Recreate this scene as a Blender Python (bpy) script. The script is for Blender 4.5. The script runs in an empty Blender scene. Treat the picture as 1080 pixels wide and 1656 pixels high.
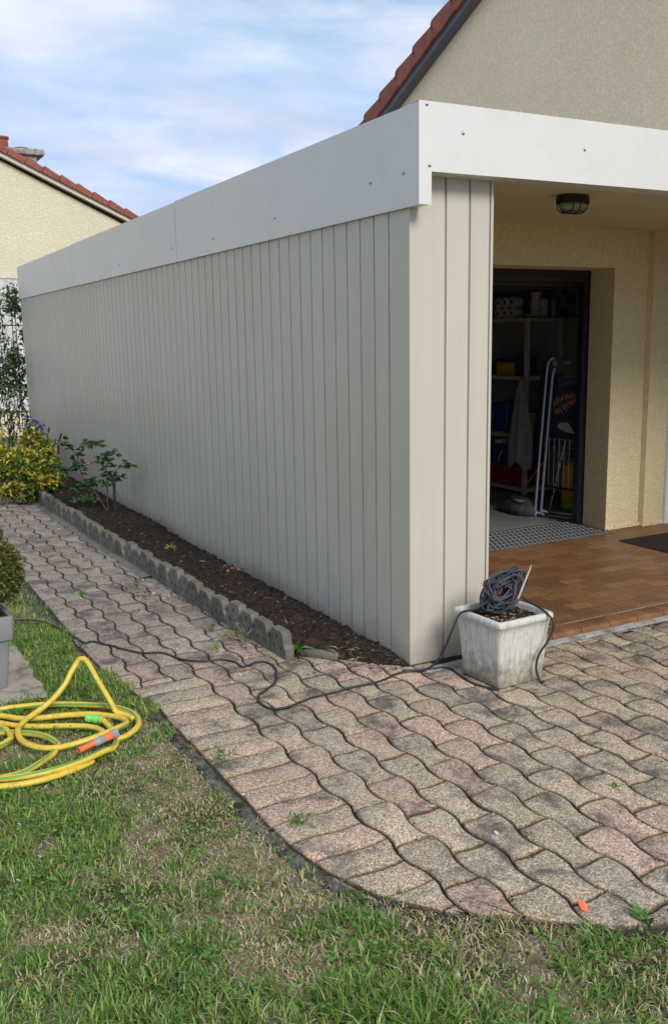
import bpy, bmesh, math, random
import numpy as np
from mathutils import Vector, Matrix, noise
random.seed(7); RNG = np.random.default_rng(11)
R_ = math.radians
SC = bpy.context.scene
COL = SC.collection

# ------------------------------------------------------------------ camera
cam = bpy.data.objects.new('camera', bpy.data.cameras.new('camera'))
COL.objects.link(cam); SC.camera = cam
yaw, pitch, roll = 0.492977617, 0.186097454, 0.0170093986
f = Vector((math.sin(yaw)*math.cos(pitch), math.cos(yaw)*math.cos(pitch), -math.sin(pitch)))
r = Vector((math.cos(yaw), -math.sin(yaw), 0)); d = f.cross(r)
r2 = r*math.cos(roll) + d*math.sin(roll); d2 = -r*math.sin(roll) + d*math.cos(roll)
M = Matrix((( r2.x, -d2.x, -f.x, -2.30721855), (r2.y, -d2.y, -f.y, -3.55307285), (r2.z, -d2.z, -f.z, 1.55), (0, 0, 0, 1)))
cam.matrix_world = M
cam.data.sensor_fit = 'VERTICAL'; cam.data.sensor_height = 24.0
cam.data.lens = 24.0*1500.69/1656.0
cam.data.clip_start = 0.05; cam.data.clip_end = 2000

# ------------------------------------------------------------------ light
SUN_AZ, SUN_EL = 177.0, 37.0          # compass style: 0 = +Y, 90 = +X
SC.view_settings.view_transform = 'Standard'
SC.view_settings.look = 'None'; SC.view_settings.exposure = 0.30; SC.view_settings.gamma = 1
W = bpy.data.worlds.new('World'); SC.world = W; W.use_nodes = True
nt = W.node_tree; nt.nodes.clear()
def N(nt, t, **kw):
    n = nt.nodes.new(t)
    for k, v in kw.items():
        if k == 'inp':
            for a, b in v.items(): n.inputs[a].default_value = b
        else: setattr(n, k, v)
    return n
sky = N(nt, 'ShaderNodeTexSky', sky_type='NISHITA', sun_disc=False)
sky.sun_elevation = R_(SUN_EL); sky.sun_rotation = R_(SUN_AZ)
sky.air_density = 1.0; sky.dust_density = 1.2; sky.ozone_density = 1.5
tc = N(nt, 'ShaderNodeTexCoord')
sep = N(nt, 'ShaderNodeSeparateXYZ'); nt.links.new(tc.outputs['Generated'], sep.inputs[0])
mz = N(nt, 'ShaderNodeMath', operation='MAXIMUM', inp={1: 0.0}); nt.links.new(sep.outputs[2], mz.inputs[0])
az = N(nt, 'ShaderNodeMath', operation='ADD', inp={1: 0.22}); nt.links.new(mz.outputs[0], az.inputs[0])
dx = N(nt, 'ShaderNodeMath', operation='DIVIDE'); nt.links.new(sep.outputs[0], dx.inputs[0]); nt.links.new(az.outputs[0], dx.inputs[1])
dy = N(nt, 'ShaderNodeMath', operation='DIVIDE'); nt.links.new(sep.outputs[1], dy.inputs[0]); nt.links.new(az.outputs[0], dy.inputs[1])
cb = N(nt, 'ShaderNodeCombineXYZ'); nt.links.new(dx.outputs[0], cb.inputs[0]); nt.links.new(dy.outputs[0], cb.inputs[1])
mp = N(nt, 'ShaderNodeMapping'); mp.inputs['Scale'].default_value = (1.0, 1.5, 1); mp.inputs['Location'].default_value = (3.1, 1.7, 0); nt.links.new(cb.outputs[0], mp.inputs[0])
n1 = N(nt, 'ShaderNodeTexNoise', inp={'Scale': 1.6, 'Detail': 8.0, 'Roughness': 0.56, 'Distortion': 0.5}); nt.links.new(mp.outputs[0], n1.inputs[0])
rp = N(nt, 'ShaderNodeValToRGB'); rp.color_ramp.elements[0].position = 0.36; rp.color_ramp.elements[1].position = 0.58
rp.color_ramp.elements[0].color = (0.12, 0.12, 0.12, 1); rp.color_ramp.elements[1].color = (0.95, 0.95, 0.95, 1)
nt.links.new(n1.outputs[0], rp.inputs[0])
n2 = N(nt, 'ShaderNodeTexNoise', inp={'Scale': 2.2, 'Detail': 5.0, 'Roughness': 0.5}); nt.links.new(mp.outputs[0], n2.inputs[0])
rc = N(nt, 'ShaderNodeValToRGB'); rc.color_ramp.elements[0].position = 0.3; rc.color_ramp.elements[1].position = 0.7
rc.color_ramp.elements[0].color = (0.47, 0.55, 0.73, 1); rc.color_ramp.elements[1].color = (0.78, 0.83, 0.92, 1)
nt.links.new(n2.outputs[0], rc.inputs[0])
sk = N(nt, 'ShaderNodeMix', data_type='RGBA', blend_type='MULTIPLY', inp={0: 1.0}); sk.inputs[7].default_value = (0.16, 0.16, 0.15, 1)
nt.links.new(sky.outputs[0], sk.inputs[6])
mx = N(nt, 'ShaderNodeMix', data_type='RGBA'); nt.links.new(rp.outputs[0], mx.inputs[0])
dk = N(nt, 'ShaderNodeMix', data_type='RGBA', blend_type='DARKEN', inp={0: 1.0}); dk.inputs[7].default_value = (0.36, 0.53, 0.84, 1)
nt.links.new(sk.outputs[2], dk.inputs[6]); nt.links.new(dk.outputs[2], mx.inputs[6]); nt.links.new(rc.outputs[0], mx.inputs[7])
bg = N(nt, 'ShaderNodeBackground', inp={'Strength': 0.97}); nt.links.new(mx.outputs[2], bg.inputs[0])
wo = N(nt, 'ShaderNodeOutputWorld'); nt.links.new(bg.outputs[0], wo.inputs[0])
sun = bpy.data.objects.new('sun', bpy.data.lights.new('sun', 'SUN')); COL.objects.link(sun)
sun.data.energy = 2.3; sun.data.angle = R_(22); sun.data.color = (1, 0.95, 0.87)
sd = Vector((math.sin(R_(SUN_AZ))*math.cos(R_(SUN_EL)), math.cos(R_(SUN_AZ))*math.cos(R_(SUN_EL)), math.sin(R_(SUN_EL))))
sun.rotation_euler = sd.to_track_quat('Z', 'Y').to_euler()

# ------------------------------------------------------------------ materials
def mat(name, c1, c2=None, rough=0.7, nscale=5.0, ndetail=6.0, lo=0.35, hi=0.65, bump=0.0, bscale=60.0, bdist=0.01,
        metal=0.0, attr=False, spec=0.5, stain=None, splash=None, coat=0.0, bvor=False, trans=0.0, rvar=0.0):
    m = bpy.data.materials.new(name); m.use_nodes = True; t = m.node_tree
    b = t.nodes['Principled BSDF']; L = t.links.new
    b.inputs['Roughness'].default_value = rough; b.inputs['Metallic'].default_value = metal
    b.inputs['Specular IOR Level'].default_value = spec; b.inputs['Coat Weight'].default_value = coat
    tco = N(t, 'ShaderNodeTexCoord'); vec = tco.outputs['Object']
    out = None
    if attr:
        a = N(t, 'ShaderNodeAttribute', attribute_name='Col'); out = a.outputs['Color']
    if c2 is not None:
        n = N(t, 'ShaderNodeTexNoise', inp={'Scale': nscale, 'Detail': ndetail, 'Roughness': 0.6}); L(vec, n.inputs[0])
        rr = N(t, 'ShaderNodeValToRGB'); rr.color_ramp.elements[0].position = lo; rr.color_ramp.elements[1].position = hi
        rr.color_ramp.elements[0].color = (*c1, 1); rr.color_ramp.elements[1].color = (*c2, 1); L(n.outputs[0], rr.inputs[0])
        if out is None: out = rr.outputs[0]
        else:
            mm = N(t, 'ShaderNodeMix', data_type='RGBA', blend_type='MULTIPLY', inp={0: 1.0}); L(out, mm.inputs[6]); L(rr.outputs[0], mm.inputs[7]); out = mm.outputs[2]
        if rvar:
            mr = N(t, 'ShaderNodeMapRange', inp={3: rough-rvar, 4: rough+rvar}); L(n.outputs[0], mr.inputs[0]); L(mr.outputs[0], b.inputs['Roughness'])
    if stain:
        col, sc_, l_, h_ = stain
        n = N(t, 'ShaderNodeTexNoise', inp={'Scale': sc_, 'Detail': 8.0, 'Roughness': 0.65}); L(vec, n.inputs[0])
        mr = N(t, 'ShaderNodeMapRange', inp={1: l_, 2: h_}); L(n.outputs[0], mr.inputs[0])
        mm = N(t, 'ShaderNodeMix', data_type='RGBA'); L(mr.outputs[0], mm.inputs[0]); mm.inputs[7].default_value = (*col, 1)
        if out is None: mm.inputs[6].default_value = (*c1, 1)
        else: L(out, mm.inputs[6])
        out = mm.outputs[2]
    if splash:      # ragged dirt rising from the foot of the wall and thin run-off streaks
        sx = N(t, 'ShaderNodeSeparateXYZ'); L(vec, sx.inputs[0])
        n = N(t, 'ShaderNodeTexNoise', inp={'Scale': 11.0, 'Detail': 8.0, 'Roughness': 0.7}); L(vec, n.inputs[0])
        h_ = N(t, 'ShaderNodeMath', operation='MULTIPLY_ADD', inp={1: 0.42, 2: -0.10}); L(n.outputs[0], h_.inputs[0])
        df = N(t, 'ShaderNodeMath', operation='SUBTRACT'); L(h_.outputs[0], df.inputs[0]); L(sx.outputs[2], df.inputs[1])
        mr = N(t, 'ShaderNodeMapRange', inp={1: -0.05, 2: 0.14, 3: 0.0, 4: 0.60}); L(df.outputs[0], mr.inputs[0])
        mm = N(t, 'ShaderNodeMix', data_type='RGBA'); L(mr.outputs[0], mm.inputs[0]); L(out, mm.inputs[6]); mm.inputs[7].default_value = (0.30, 0.25, 0.19, 1)
        mp2 = N(t, 'ShaderNodeMapping'); mp2.inputs['Scale'].default_value = (24, 24, 0.9); L(vec, mp2.inputs[0])
        n2 = N(t, 'ShaderNodeTexNoise', inp={'Scale': 1.0, 'Detail': 6.0, 'Roughness': 0.6}); L(mp2.outputs[0], n2.inputs[0])
        m2 = N(t, 'ShaderNodeMapRange', inp={1: 0.50, 2: 0.75, 3: 0.0, 4: 0.16}); L(n2.outputs[0], m2.inputs[0])
        m3 = N(t, 'ShaderNodeMix', data_type='RGBA'); L(m2.outputs[0], m3.inputs[0]); L(mm.outputs[2], m3.inputs[6]); m3.inputs[7].default_value = (0.36, 0.33, 0.28, 1)
        out = m3.outputs[2]
    if out is None: b.inputs['Base Color'].default_value = (*c1, 1)
    else: L(out, b.inputs['Base Color'])
    if bump:
        if bvor: n = N(t, 'ShaderNodeTexVoronoi', inp={'Scale': bscale}, feature='SMOOTH_F1')
        else: n = N(t, 'ShaderNodeTexNoise', inp={'Scale': bscale, 'Detail': 5.0, 'Roughness': 0.6})
        L(vec, n.inputs[0])
        bp = N(t, 'ShaderNodeBump', inp={'Strength': bump, 'Distance': bdist}); L(n.outputs[0], bp.inputs['Height']); L(bp.outputs[0], b.inputs['Normal'])
    if trans:
        b.inputs['Transmission Weight'].default_value = trans
    return m

def leaf_mat(name, rough=0.45, tr=0.35):
    m = bpy.data.materials.new(name); m.use_nodes = True; t = m.node_tree; L = t.links.new
    b = t.nodes['Principled BSDF']; o = t.nodes['Material Output']
    a = N(t, 'ShaderNodeAttribute', attribute_name='Col'); L(a.outputs['Color'], b.inputs['Base Color'])
    b.inputs['Roughness'].default_value = rough
    tl = N(t, 'ShaderNodeBsdfTranslucent'); L(a.outputs['Color'], tl.inputs[0])
    ms = N(t, 'ShaderNodeMixShader', inp={0: tr}); L(b.outputs[0], ms.inputs[1]); L(tl.outputs[0], ms.inputs[2]); L(ms.outputs[0], o.inputs[0])
    return m

def stucco(name, c1, c2, scale, dist, dirt=None):
    m = bpy.data.materials.new(name); m.use_nodes = True; t = m.node_tree; L = t.links.new
    b = t.nodes['Principled BSDF']; b.inputs['Roughness'].default_value = 0.9; b.inputs['Specular IOR Level'].default_value = 0.2
    tco = N(t, 'ShaderNodeTexCoord'); v = tco.outputs['Object']
    n = N(t, 'ShaderNodeTexNoise', inp={'Scale': scale, 'Detail': 4.0, 'Roughness': 0.55, 'Distortion': 0.6}); L(v, n.inputs[0])
    rr = N(t, 'ShaderNodeMapRange', inp={1: 0.38, 2: 0.62}); rr.interpolation_type = 'SMOOTHSTEP'; L(n.outputs[0], rr.inputs[0])
    n2_ = N(t, 'ShaderNodeTexNoise', inp={'Scale': scale*3, 'Detail': 3.0}); L(v, n2_.inputs[0])
    ad = N(t, 'ShaderNodeMath', operation='MULTIPLY_ADD', inp={1: 0.25}); L(n2_.outputs[0], ad.inputs[0]); L(rr.outputs[0], ad.inputs[2])
    bp = N(t, 'ShaderNodeBump', inp={'Strength': 0.8, 'Distance': dist}); L(ad.outputs[0], bp.inputs['Height']); L(bp.outputs[0], b.inputs['Normal'])
    big = N(t, 'ShaderNodeTexNoise', inp={'Scale': 1.3, 'Detail': 6.0}); L(v, big.inputs[0])
    cr = N(t, 'ShaderNodeValToRGB'); cr.color_ramp.elements[0].position = 0.3; cr.color_ramp.elements[1].position = 0.7
    cr.color_ramp.elements[0].color = (*c1, 1); cr.color_ramp.elements[1].color = (*c2, 1); L(big.outputs[0], cr.inputs[0]); out = cr.outputs[0]
    mu = N(t, 'ShaderNodeMix', data_type='RGBA', blend_type='MULTIPLY', inp={0: 1.0})
    mr = N(t, 'ShaderNodeMapRange', inp={1: 0.32, 2: 0.62, 3: 0.84, 4: 1.02}); L(n.outputs[0], mr.inputs[0]); L(out, mu.inputs[6]); L(mr.outputs[0], mu.inputs[7]); out = mu.outputs[2]  # hollows of the render darkened in the colour, standing in for relief shade
    if dirt:
        nd = N(t, 'ShaderNodeTexNoise', inp={'Scale': dirt[1], 'Detail': 8.0, 'Roughness': 0.7}); L(v, nd.inputs[0])
        md = N(t, 'ShaderNodeMapRange', inp={1: dirt[2], 2: dirt[3]}); L(nd.outputs[0], md.inputs[0])
        mm = N(t, 'ShaderNodeMix', data_type='RGBA'); mm.inputs[7].default_value = (*dirt[0], 1); L(md.outputs[0], mm.inputs[0]); L(out, mm.inputs[6]); out = mm.outputs[2]
    L(out, b.inputs['Base Color'])
    return m

MAT = dict(
    clad=mat('painted_cladding', (0.94, 0.94, 0.93), (1.0, 1.0, 1.0), attr=True, splash=True, rough=0.42, nscale=1.5, bump=0.05, bscale=9, bdist=0.01, rvar=0.05),
    fascia=mat('painted_fascia', (0.67, 0.66, 0.635), (0.72, 0.71, 0.685), rough=0.36, stain=((0.61, 0.595, 0.56), 4, 0.48, 0.85), nscale=1.0, bump=0.12, bscale=1.6, bdist=0.02, rvar=0.06),
    dark=mat('shade_and_dark_wood', (0.03, 0.03, 0.028), rough=0.9),  # shade painted into seams and openings, also the dark wood of stakes
    screw=mat('zinc_screw', (0.45, 0.45, 0.44), rough=0.35, metal=0.9),
    stucco_house=stucco('cream_stucco', (0.80, 0.675, 0.40), (0.84, 0.715, 0.45), 55, 0.0035),
    stucco_gable=stucco('gable_stucco', (0.87, 0.735, 0.50), (0.90, 0.77, 0.54), 42, 0.0034),
    stucco_nb=stucco('yellow_stucco', (0.70, 0.64, 0.47), (0.74, 0.68, 0.51), 26, 0.004),
    white_nb=stucco('weathered_white_render', (0.66, 0.66, 0.64), (0.76, 0.76, 0.75), 20, 0.008, dirt=((0.33, 0.33, 0.31), 3.5, 0.53, 0.72)),
    soffit=mat('cream_soffit', (0.66, 0.57, 0.36), (0.69, 0.60, 0.39), rough=0.8, nscale=2, bump=0.15, bscale=90, bdist=0.003),
    tile_roof=mat('clay_tile', (0.21, 0.055, 0.035), (0.32, 0.095, 0.055), rough=0.7, nscale=9, bump=0.3, bscale=80, bdist=0.004),
    anthra=mat('anthracite_metal', (0.045, 0.05, 0.06), rough=0.4, bump=0.1, bscale=4),
    white=mat('white_pvc', (0.78, 0.79, 0.8), rough=0.3),
    blackm=mat('black_steel', (0.012, 0.013, 0.015), (0.02, 0.02, 0.022), rough=0.4, nscale=20),
    conc=mat('grey_concrete', (0.115, 0.105, 0.088), (0.195, 0.18, 0.152), rough=0.9, nscale=14, bump=0.5, bscale=90, bdist=0.006, stain=((0.10, 0.10, 0.055), 6, 0.48, 0.68)),
    conc_l=mat('pale_mortar', (0.27, 0.265, 0.25), (0.38, 0.37, 0.35), rough=0.9, nscale=12, bump=0.5, bscale=60, bdist=0.008, stain=((0.13, 0.12, 0.105), 9, 0.45, 0.65)),
    conc_d=mat('dark_kerb_concrete', (0.12, 0.115, 0.10), (0.25, 0.235, 0.21), rough=1.0, nscale=55, bump=1.0, bscale=90, bdist=0.015, spec=0.1, stain=((0.05, 0.045, 0.03), 14, 0.42, 0.60)),
    gfloor=mat('garage_concrete', (0.17, 0.17, 0.165), (0.23, 0.23, 0.22), rough=0.75, nscale=4, bump=0.2, bscale=40),
    gwall=mat('dark_block_wall', (0.34, 0.33, 0.31), (0.42, 0.41, 0.39), rough=0.95, nscale=3, bump=0.5, bscale=20),
    alu=mat('checker_aluminium', (0.09, 0.095, 0.10), (0.14, 0.145, 0.15), rough=0.55, metal=0.4, nscale=30),
    alu2=mat('pale_aluminium_lozenge', (0.38, 0.39, 0.40), (0.46, 0.46, 0.47), rough=0.45, metal=0.3, nscale=50),
    soil=mat('dark_soil', (0.024, 0.017, 0.013), (0.065, 0.046, 0.036), rough=1.0, nscale=35, bump=1.0, bscale=70, bdist=0.02, spec=0.1),
    chip=mat('mulch_chip', (1, 1, 1), (0.7, 0.7, 0.7), rough=0.95, nscale=30, attr=True, spec=0.15),
    lawnsoil=mat('lawn_soil', (0.17, 0.14, 0.09), (0.40, 0.33, 0.22), rough=1.0, nscale=30, bump=1.0, bscale=50, bdist=0.02, spec=0.1, stain=((0.07, 0.09, 0.03), 3, 0.45, 0.6)),
    grass=leaf_mat('grass_blades', 0.5, 0.4), leaf=leaf_mat('leaves', 0.4, 0.3), bark=mat('bark', (0.06, 0.04, 0.03), (0.12, 0.085, 0.06), rough=0.9, nscale=30, bump=0.5, bscale=60),
    petal=leaf_mat('petals', 0.6, 0.4),
    cable=mat('black_rubber_cable', (0.018, 0.019, 0.022), (0.032, 0.034, 0.038), rough=0.5, nscale=25),
    cable2=mat('paler_rubber_cable', (0.04, 0.044, 0.052), (0.065, 0.07, 0.08), rough=0.55, nscale=25),
    orange=mat('orange_plastic', (0.75, 0.14, 0.05), (0.85, 0.22, 0.10), rough=0.45, nscale=30),
    greyp=mat('grey_plastic', (0.26, 0.27, 0.29), (0.34, 0.35, 0.37), rough=0.5, nscale=30),
    greenp=mat('green_plastic', (0.22, 0.62, 0.10), rough=0.4),
    pot_g=mat('grey_planter_resin', (0.20, 0.195, 0.20), (0.235, 0.23, 0.235), rough=0.65, nscale=6, bump=0.1, bscale=120, bdist=0.003, stain=((0.30, 0.29, 0.28), 16, 0.6, 0.75)),
    bamboo=mat('bamboo_stick', (0.48, 0.33, 0.20), (0.6, 0.44, 0.28), rough=0.6, nscale=20),
    yellowp=mat('yellow_plastic', (0.72, 0.40, 0.02), rough=0.4), bluep=mat('blue_plastic', (0.03, 0.06, 0.25), rough=0.4),
    redp=mat('red_plastic', (0.30, 0.03, 0.025), rough=0.45), whitep=mat('white_plastic', (0.6, 0.6, 0.58), rough=0.4),
    paper=mat('toilet_paper', (0.62, 0.58, 0.5), rough=0.9, bump=0.3, bscale=120), wood=mat('pale_wood', (0.48, 0.45, 0.40), (0.56, 0.53, 0.47), rough=0.8, nscale=12),
    cloth=mat('grey_cloth', (0.30, 0.27, 0.27), (0.40, 0.37, 0.37), rough=0.95, nscale=12, bump=0.4, bscale=200, bdist=0.003),
    cloth_d=mat('dark_cloth', (0.05, 0.045, 0.045), (0.09, 0.08, 0.075), rough=0.95, nscale=12),
    navy=mat('navy_fabric', (0.012, 0.02, 0.055), (0.018, 0.028, 0.07), rough=0.8, nscale=8),
    silver=mat('silver_tube', (0.40, 0.43, 0.52), rough=0.35, metal=0.4), label=mat('grey_label', (0.07, 0.075, 0.08), rough=0.6),
    print_l=mat('pale_print', (0.36, 0.37, 0.38), rough=0.7), print_b=mat('blue_print', (0.10, 0.16, 0.24), rough=0.7), print_r=mat('coral_print', (0.42, 0.17, 0.10), (0.52, 0.30, 0.16), rough=0.7, nscale=9),
    pink=mat('pink_plastic', (0.65, 0.08, 0.32), rough=0.4), mat_d=mat('brown_doormat', (0.035, 0.022, 0.015), (0.07, 0.045, 0.03), rough=1.0, nscale=80, bump=1.0, bscale=200, bdist=0.01),
    glass=mat('frosted_glass', (0.38, 0.37, 0.33), rough=0.25, bump=0.4, bscale=80, bdist=0.01), limes=mat('broken_brick', (0.35, 0.17, 0.11), (0.42, 0.24, 0.17), rough=0.9, nscale=20),
)

def paver_mat():
    m = bpy.data.materials.new('washed_aggregate_pavers'); m.use_nodes = True; t = m.node_tree; L = t.links.new
    b = t.nodes['Principled BSDF']; b.inputs['Roughness'].default_value = 0.88; b.inputs['Specular IOR Level'].default_value = 0.25
    tco = N(t, 'ShaderNodeTexCoord'); v = tco.outputs['Object']
    a = N(t, 'ShaderNodeAttribute', attribute_name='Col')
    fine = N(t, 'ShaderNodeTexVoronoi', inp={'Scale': 210.0}); L(v, fine.inputs[0])
    sepc = N(t, 'ShaderNodeSeparateColor'); L(fine.outputs['Color'], sepc.inputs[0])
    sp = N(t, 'ShaderNodeMapRange', inp={1: 0.0, 2: 1.0, 3: 0.55, 4: 1.42}); L(sepc.outputs[0], sp.inputs[0])
    # pale quartz grains and rusty grains, as multipliers of the paver tint
    g1 = N(t, 'ShaderNodeMath', operation='GREATER_THAN', inp={1: 0.91}); L(sepc.outputs[1], g1.inputs[0])
    m2 = N(t, 'ShaderNodeMix', data_type='RGBA'); L(g1.outputs[0], m2.inputs[0]); L(sp.outputs[0], m2.inputs[6]); m2.inputs[7].default_value = (1.55, 1.65, 1.8, 1)
    g2 = N(t, 'ShaderNodeMath', operation='GREATER_THAN', inp={1: 0.88}); L(sepc.outputs[2], g2.inputs[0])
    m3a = N(t, 'ShaderNodeMix', data_type='RGBA'); L(g2.outputs[0], m3a.inputs[0]); L(m2.outputs[2], m3a.inputs[6]); m3a.inputs[7].default_value = (0.62, 0.48, 0.38, 1)
    m3 = N(t, 'ShaderNodeMix', data_type='RGBA', blend_type='MULTIPLY', inp={0: 1.0}); L(a.outputs[0], m3.inputs[6]); L(m3a.outputs[2], m3.inputs[7])
    # black lichen / dirt stains, shifted a little from block to block
    of = N(t, 'ShaderNodeVectorMath', operation='SCALE', inp={3: 0.16}); of.inputs[0].default_value = (0.5, 0.3, 1.0); L(a.outputs['Alpha'], of.inputs[3])
    os_ = N(t, 'ShaderNodeVectorMath', operation='SCALE', inp={3: 0.18}); L(of.outputs[0], os_.inputs[0])
    va = N(t, 'ShaderNodeVectorMath', operation='ADD'); L(v, va.inputs[0]); L(os_.outputs[0], va.inputs[1])
    n = N(t, 'ShaderNodeTexNoise', inp={'Scale': 5.6, 'Detail': 10.0, 'Roughness': 0.72, 'Distortion': 0.3}); L(va.outputs[0], n.inputs[0])
    st = N(t, 'ShaderNodeMapRange', inp={1: 0.49, 2: 0.63, 3: 0.0, 4: 0.84}); L(n.outputs[0], st.inputs[0])
    m4 = N(t, 'ShaderNodeMix', data_type='RGBA'); L(st.outputs[0], m4.inputs[0]); L(m3.outputs[2], m4.inputs[6]); m4.inputs[7].default_value = (0.075, 0.07, 0.063, 1)
    nw = N(t, 'ShaderNodeTexNoise', inp={'Scale': 11.0, 'Detail': 8.0, 'Roughness': 0.7}); L(v, nw.inputs[0])
    sw = N(t, 'ShaderNodeMapRange', inp={1: 0.64, 2: 0.74, 3: 0.0, 4: 0.55}); L(nw.outputs[0], sw.inputs[0])
    m5 = N(t, 'ShaderNodeMix', data_type='RGBA'); L(sw.outputs[0], m5.inputs[0]); L(m4.outputs[2], m5.inputs[6]); m5.inputs[7].default_value = (0.42, 0.43, 0.41, 1)
    L(m5.outputs[2], b.inputs['Base Color'])
    nb = N(t, 'ShaderNodeTexNoise', inp={'Scale': 26.0, 'Detail': 4.0}); L(v, nb.inputs[0])
    ad = N(t, 'ShaderNodeMath', operation='MULTIPLY_ADD', inp={1: 0.35}); L(nb.outputs[0], ad.inputs[0])
    iv = N(t, 'ShaderNodeMath', operation='SUBTRACT', inp={0: 1.0}); L(fine.outputs['Distance'], iv.inputs[1]); 
    ad2 = N(t, 'ShaderNodeMath', operation='MULTIPLY', inp={1: 0.25}); L(iv.outputs[0], ad2.inputs[0]); L(ad2.outputs[0], ad.inputs[2])
    bp = N(t, 'ShaderNodeBump', inp={'Strength': 0.7, 'Distance': 0.012}); L(ad.outputs[0], bp.inputs['Height']); L(bp.outputs[0], b.inputs['Normal'])
    return m
MAT['paver'] = paver_mat()

def porch_tile_mat():
    m = bpy.data.materials.new('glazed_brown_tiles'); m.use_nodes = True; t = m.node_tree; L = t.links.new
    b = t.nodes['Principled BSDF']; b.inputs['Roughness'].default_value = 0.45; b.inputs['Specular IOR Level'].default_value = 0.35
    tco = N(t, 'ShaderNodeTexCoord')
    br = N(t, 'ShaderNodeTexBrick', inp={'Scale': 1.0, 'Mortar Size': 0.0022, 'Mortar Smooth': 0.3, 'Bias': 0.0, 'Brick Width': 0.165, 'Row Height': 0.105})
    br.inputs['Color1'].default_value = (0.285, 0.150, 0.068, 1); br.inputs['Color2'].default_value = (0.17, 0.085, 0.040, 1); br.inputs['Mortar'].default_value = (0.09, 0.055, 0.035, 1)
    L(tco.outputs['Object'], br.inputs[0])
    n = N(t, 'ShaderNodeTexNoise', inp={'Scale': 30.0, 'Detail': 8.0, 'Roughness': 0.65}); L(tco.outputs['Object'], n.inputs[0])
    rr = N(t, 'ShaderNodeValToRGB'); rr.color_ramp.elements[0].position = 0.3; rr.color_ramp.elements[1].position = 0.7
    rr.color_ramp.elements[0].color = (0.75, 0.72, 0.68, 1); rr.color_ramp.elements[1].color = (1.15, 1.12, 1.1, 1); L(n.outputs[0], rr.inputs[0])
    mm = N(t, 'ShaderNodeMix', data_type='RGBA', blend_type='MULTIPLY', inp={0: 1.0}); L(br.outputs[0], mm.inputs[6]); L(rr.outputs[0], mm.inputs[7]); L(mm.outputs[2], b.inputs['Base Color'])
    n3 = N(t, 'ShaderNodeTexNoise', inp={'Scale': 28.0, 'Detail': 3.0}); L(tco.outputs['Object'], n3.inputs[0])
    ad = N(t, 'ShaderNodeMath', operation='MULTIPLY_ADD', inp={1: 0.5}); L(n3.outputs[0], ad.inputs[0]); 
    iv = N(t, 'ShaderNodeMath', operation='SUBTRACT', inp={0: 1.0}); L(br.outputs['Fac'], iv.inputs[1]); L(iv.outputs[0], ad.inputs[2])
    bp = N(t, 'ShaderNodeBump', inp={'Strength': 0.5, 'Distance': 0.004}); L(ad.outputs[0], bp.inputs['Height']); L(bp.outputs[0], b.inputs['Normal'])
    return m
MAT['ptile'] = porch_tile_mat()

def whitepot_mat():
    m = bpy.data.materials.new('weathered_white_planter'); m.use_nodes = True; t = m.node_tree; L = t.links.new
    b = t.nodes['Principled BSDF']; b.inputs['Roughness'].default_value = 0.9; b.inputs['Specular IOR Level'].default_value = 0.2
    tco = N(t, 'ShaderNodeTexCoord'); v = tco.outputs['Object']
    mp_ = N(t, 'ShaderNodeMapping'); mp_.inputs['Scale'].default_value = (75, 75, 6); L(v, mp_.inputs[0])
    n = N(t, 'ShaderNodeTexNoise', inp={'Scale': 1.0, 'Detail': 5.0, 'Roughness': 0.6}); L(mp_.outputs[0], n.inputs[0])
    rr = N(t, 'ShaderNodeValToRGB'); rr.color_ramp.elements[0].position = 0.38; rr.color_ramp.elements[1].position = 0.55
    rr.color_ramp.elements[0].color = (0.47, 0.465, 0.41, 1); rr.color_ramp.elements[1].color = (0.62, 0.61, 0.55, 1); L(n.outputs[0], rr.inputs[0])
    sz = N(t, 'ShaderNodeSeparateXYZ'); L(v, sz.inputs[0])
    n4 = N(t, 'ShaderNodeTexNoise', inp={'Scale': 16.0, 'Detail': 9.0, 'Roughness': 0.7}); L(v, n4.inputs[0])
    hh = N(t, 'ShaderNodeMath', operation='MULTIPLY_ADD', inp={1: 0.52, 2: -0.165}); L(n4.outputs[0], hh.inputs[0])
    df = N(t, 'ShaderNodeMath', operation='SUBTRACT'); L(hh.outputs[0], df.inputs[0]); L(sz.outputs[2], df.inputs[1])
    mr = N(t, 'ShaderNodeMapRange', inp={1: -0.06, 2: 0.10, 3: 0.0, 4: 0.9}); L(df.outputs[0], mr.inputs[0])
    mm = N(t, 'ShaderNodeMix', data_type='RGBA'); L(mr.outputs[0], mm.inputs[0]); L(rr.outputs[0], mm.inputs[6]); mm.inputs[7].default_value = (0.20, 0.155, 0.08, 1)
    n5 = N(t, 'ShaderNodeTexNoise', inp={'Scale': 55.0, 'Detail': 5.0, 'Roughness': 0.7}); L(v, n5.inputs[0])
    m5 = N(t, 'ShaderNodeMapRange', inp={1: 0.55, 2: 0.7, 3: 0.0, 4: 0.5}); L(n5.outputs[0], m5.inputs[0])
    m6 = N(t, 'ShaderNodeMix', data_type='RGBA'); L(m5.outputs[0], m6.inputs[0]); L(mm.outputs[2], m6.inputs[6]); m6.inputs[7].default_value = (0.30, 0.30, 0.24, 1)
    L(m6.outputs[2], b.inputs['Base Color'])
    bp = N(t, 'ShaderNodeBump', inp={'Strength': 0.6, 'Distance': 0.005}); L(n.outputs[0], bp.inputs['Height']); L(bp.outputs[0], b.inputs['Normal'])
    return m
MAT['wpot'] = whitepot_mat()

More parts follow.
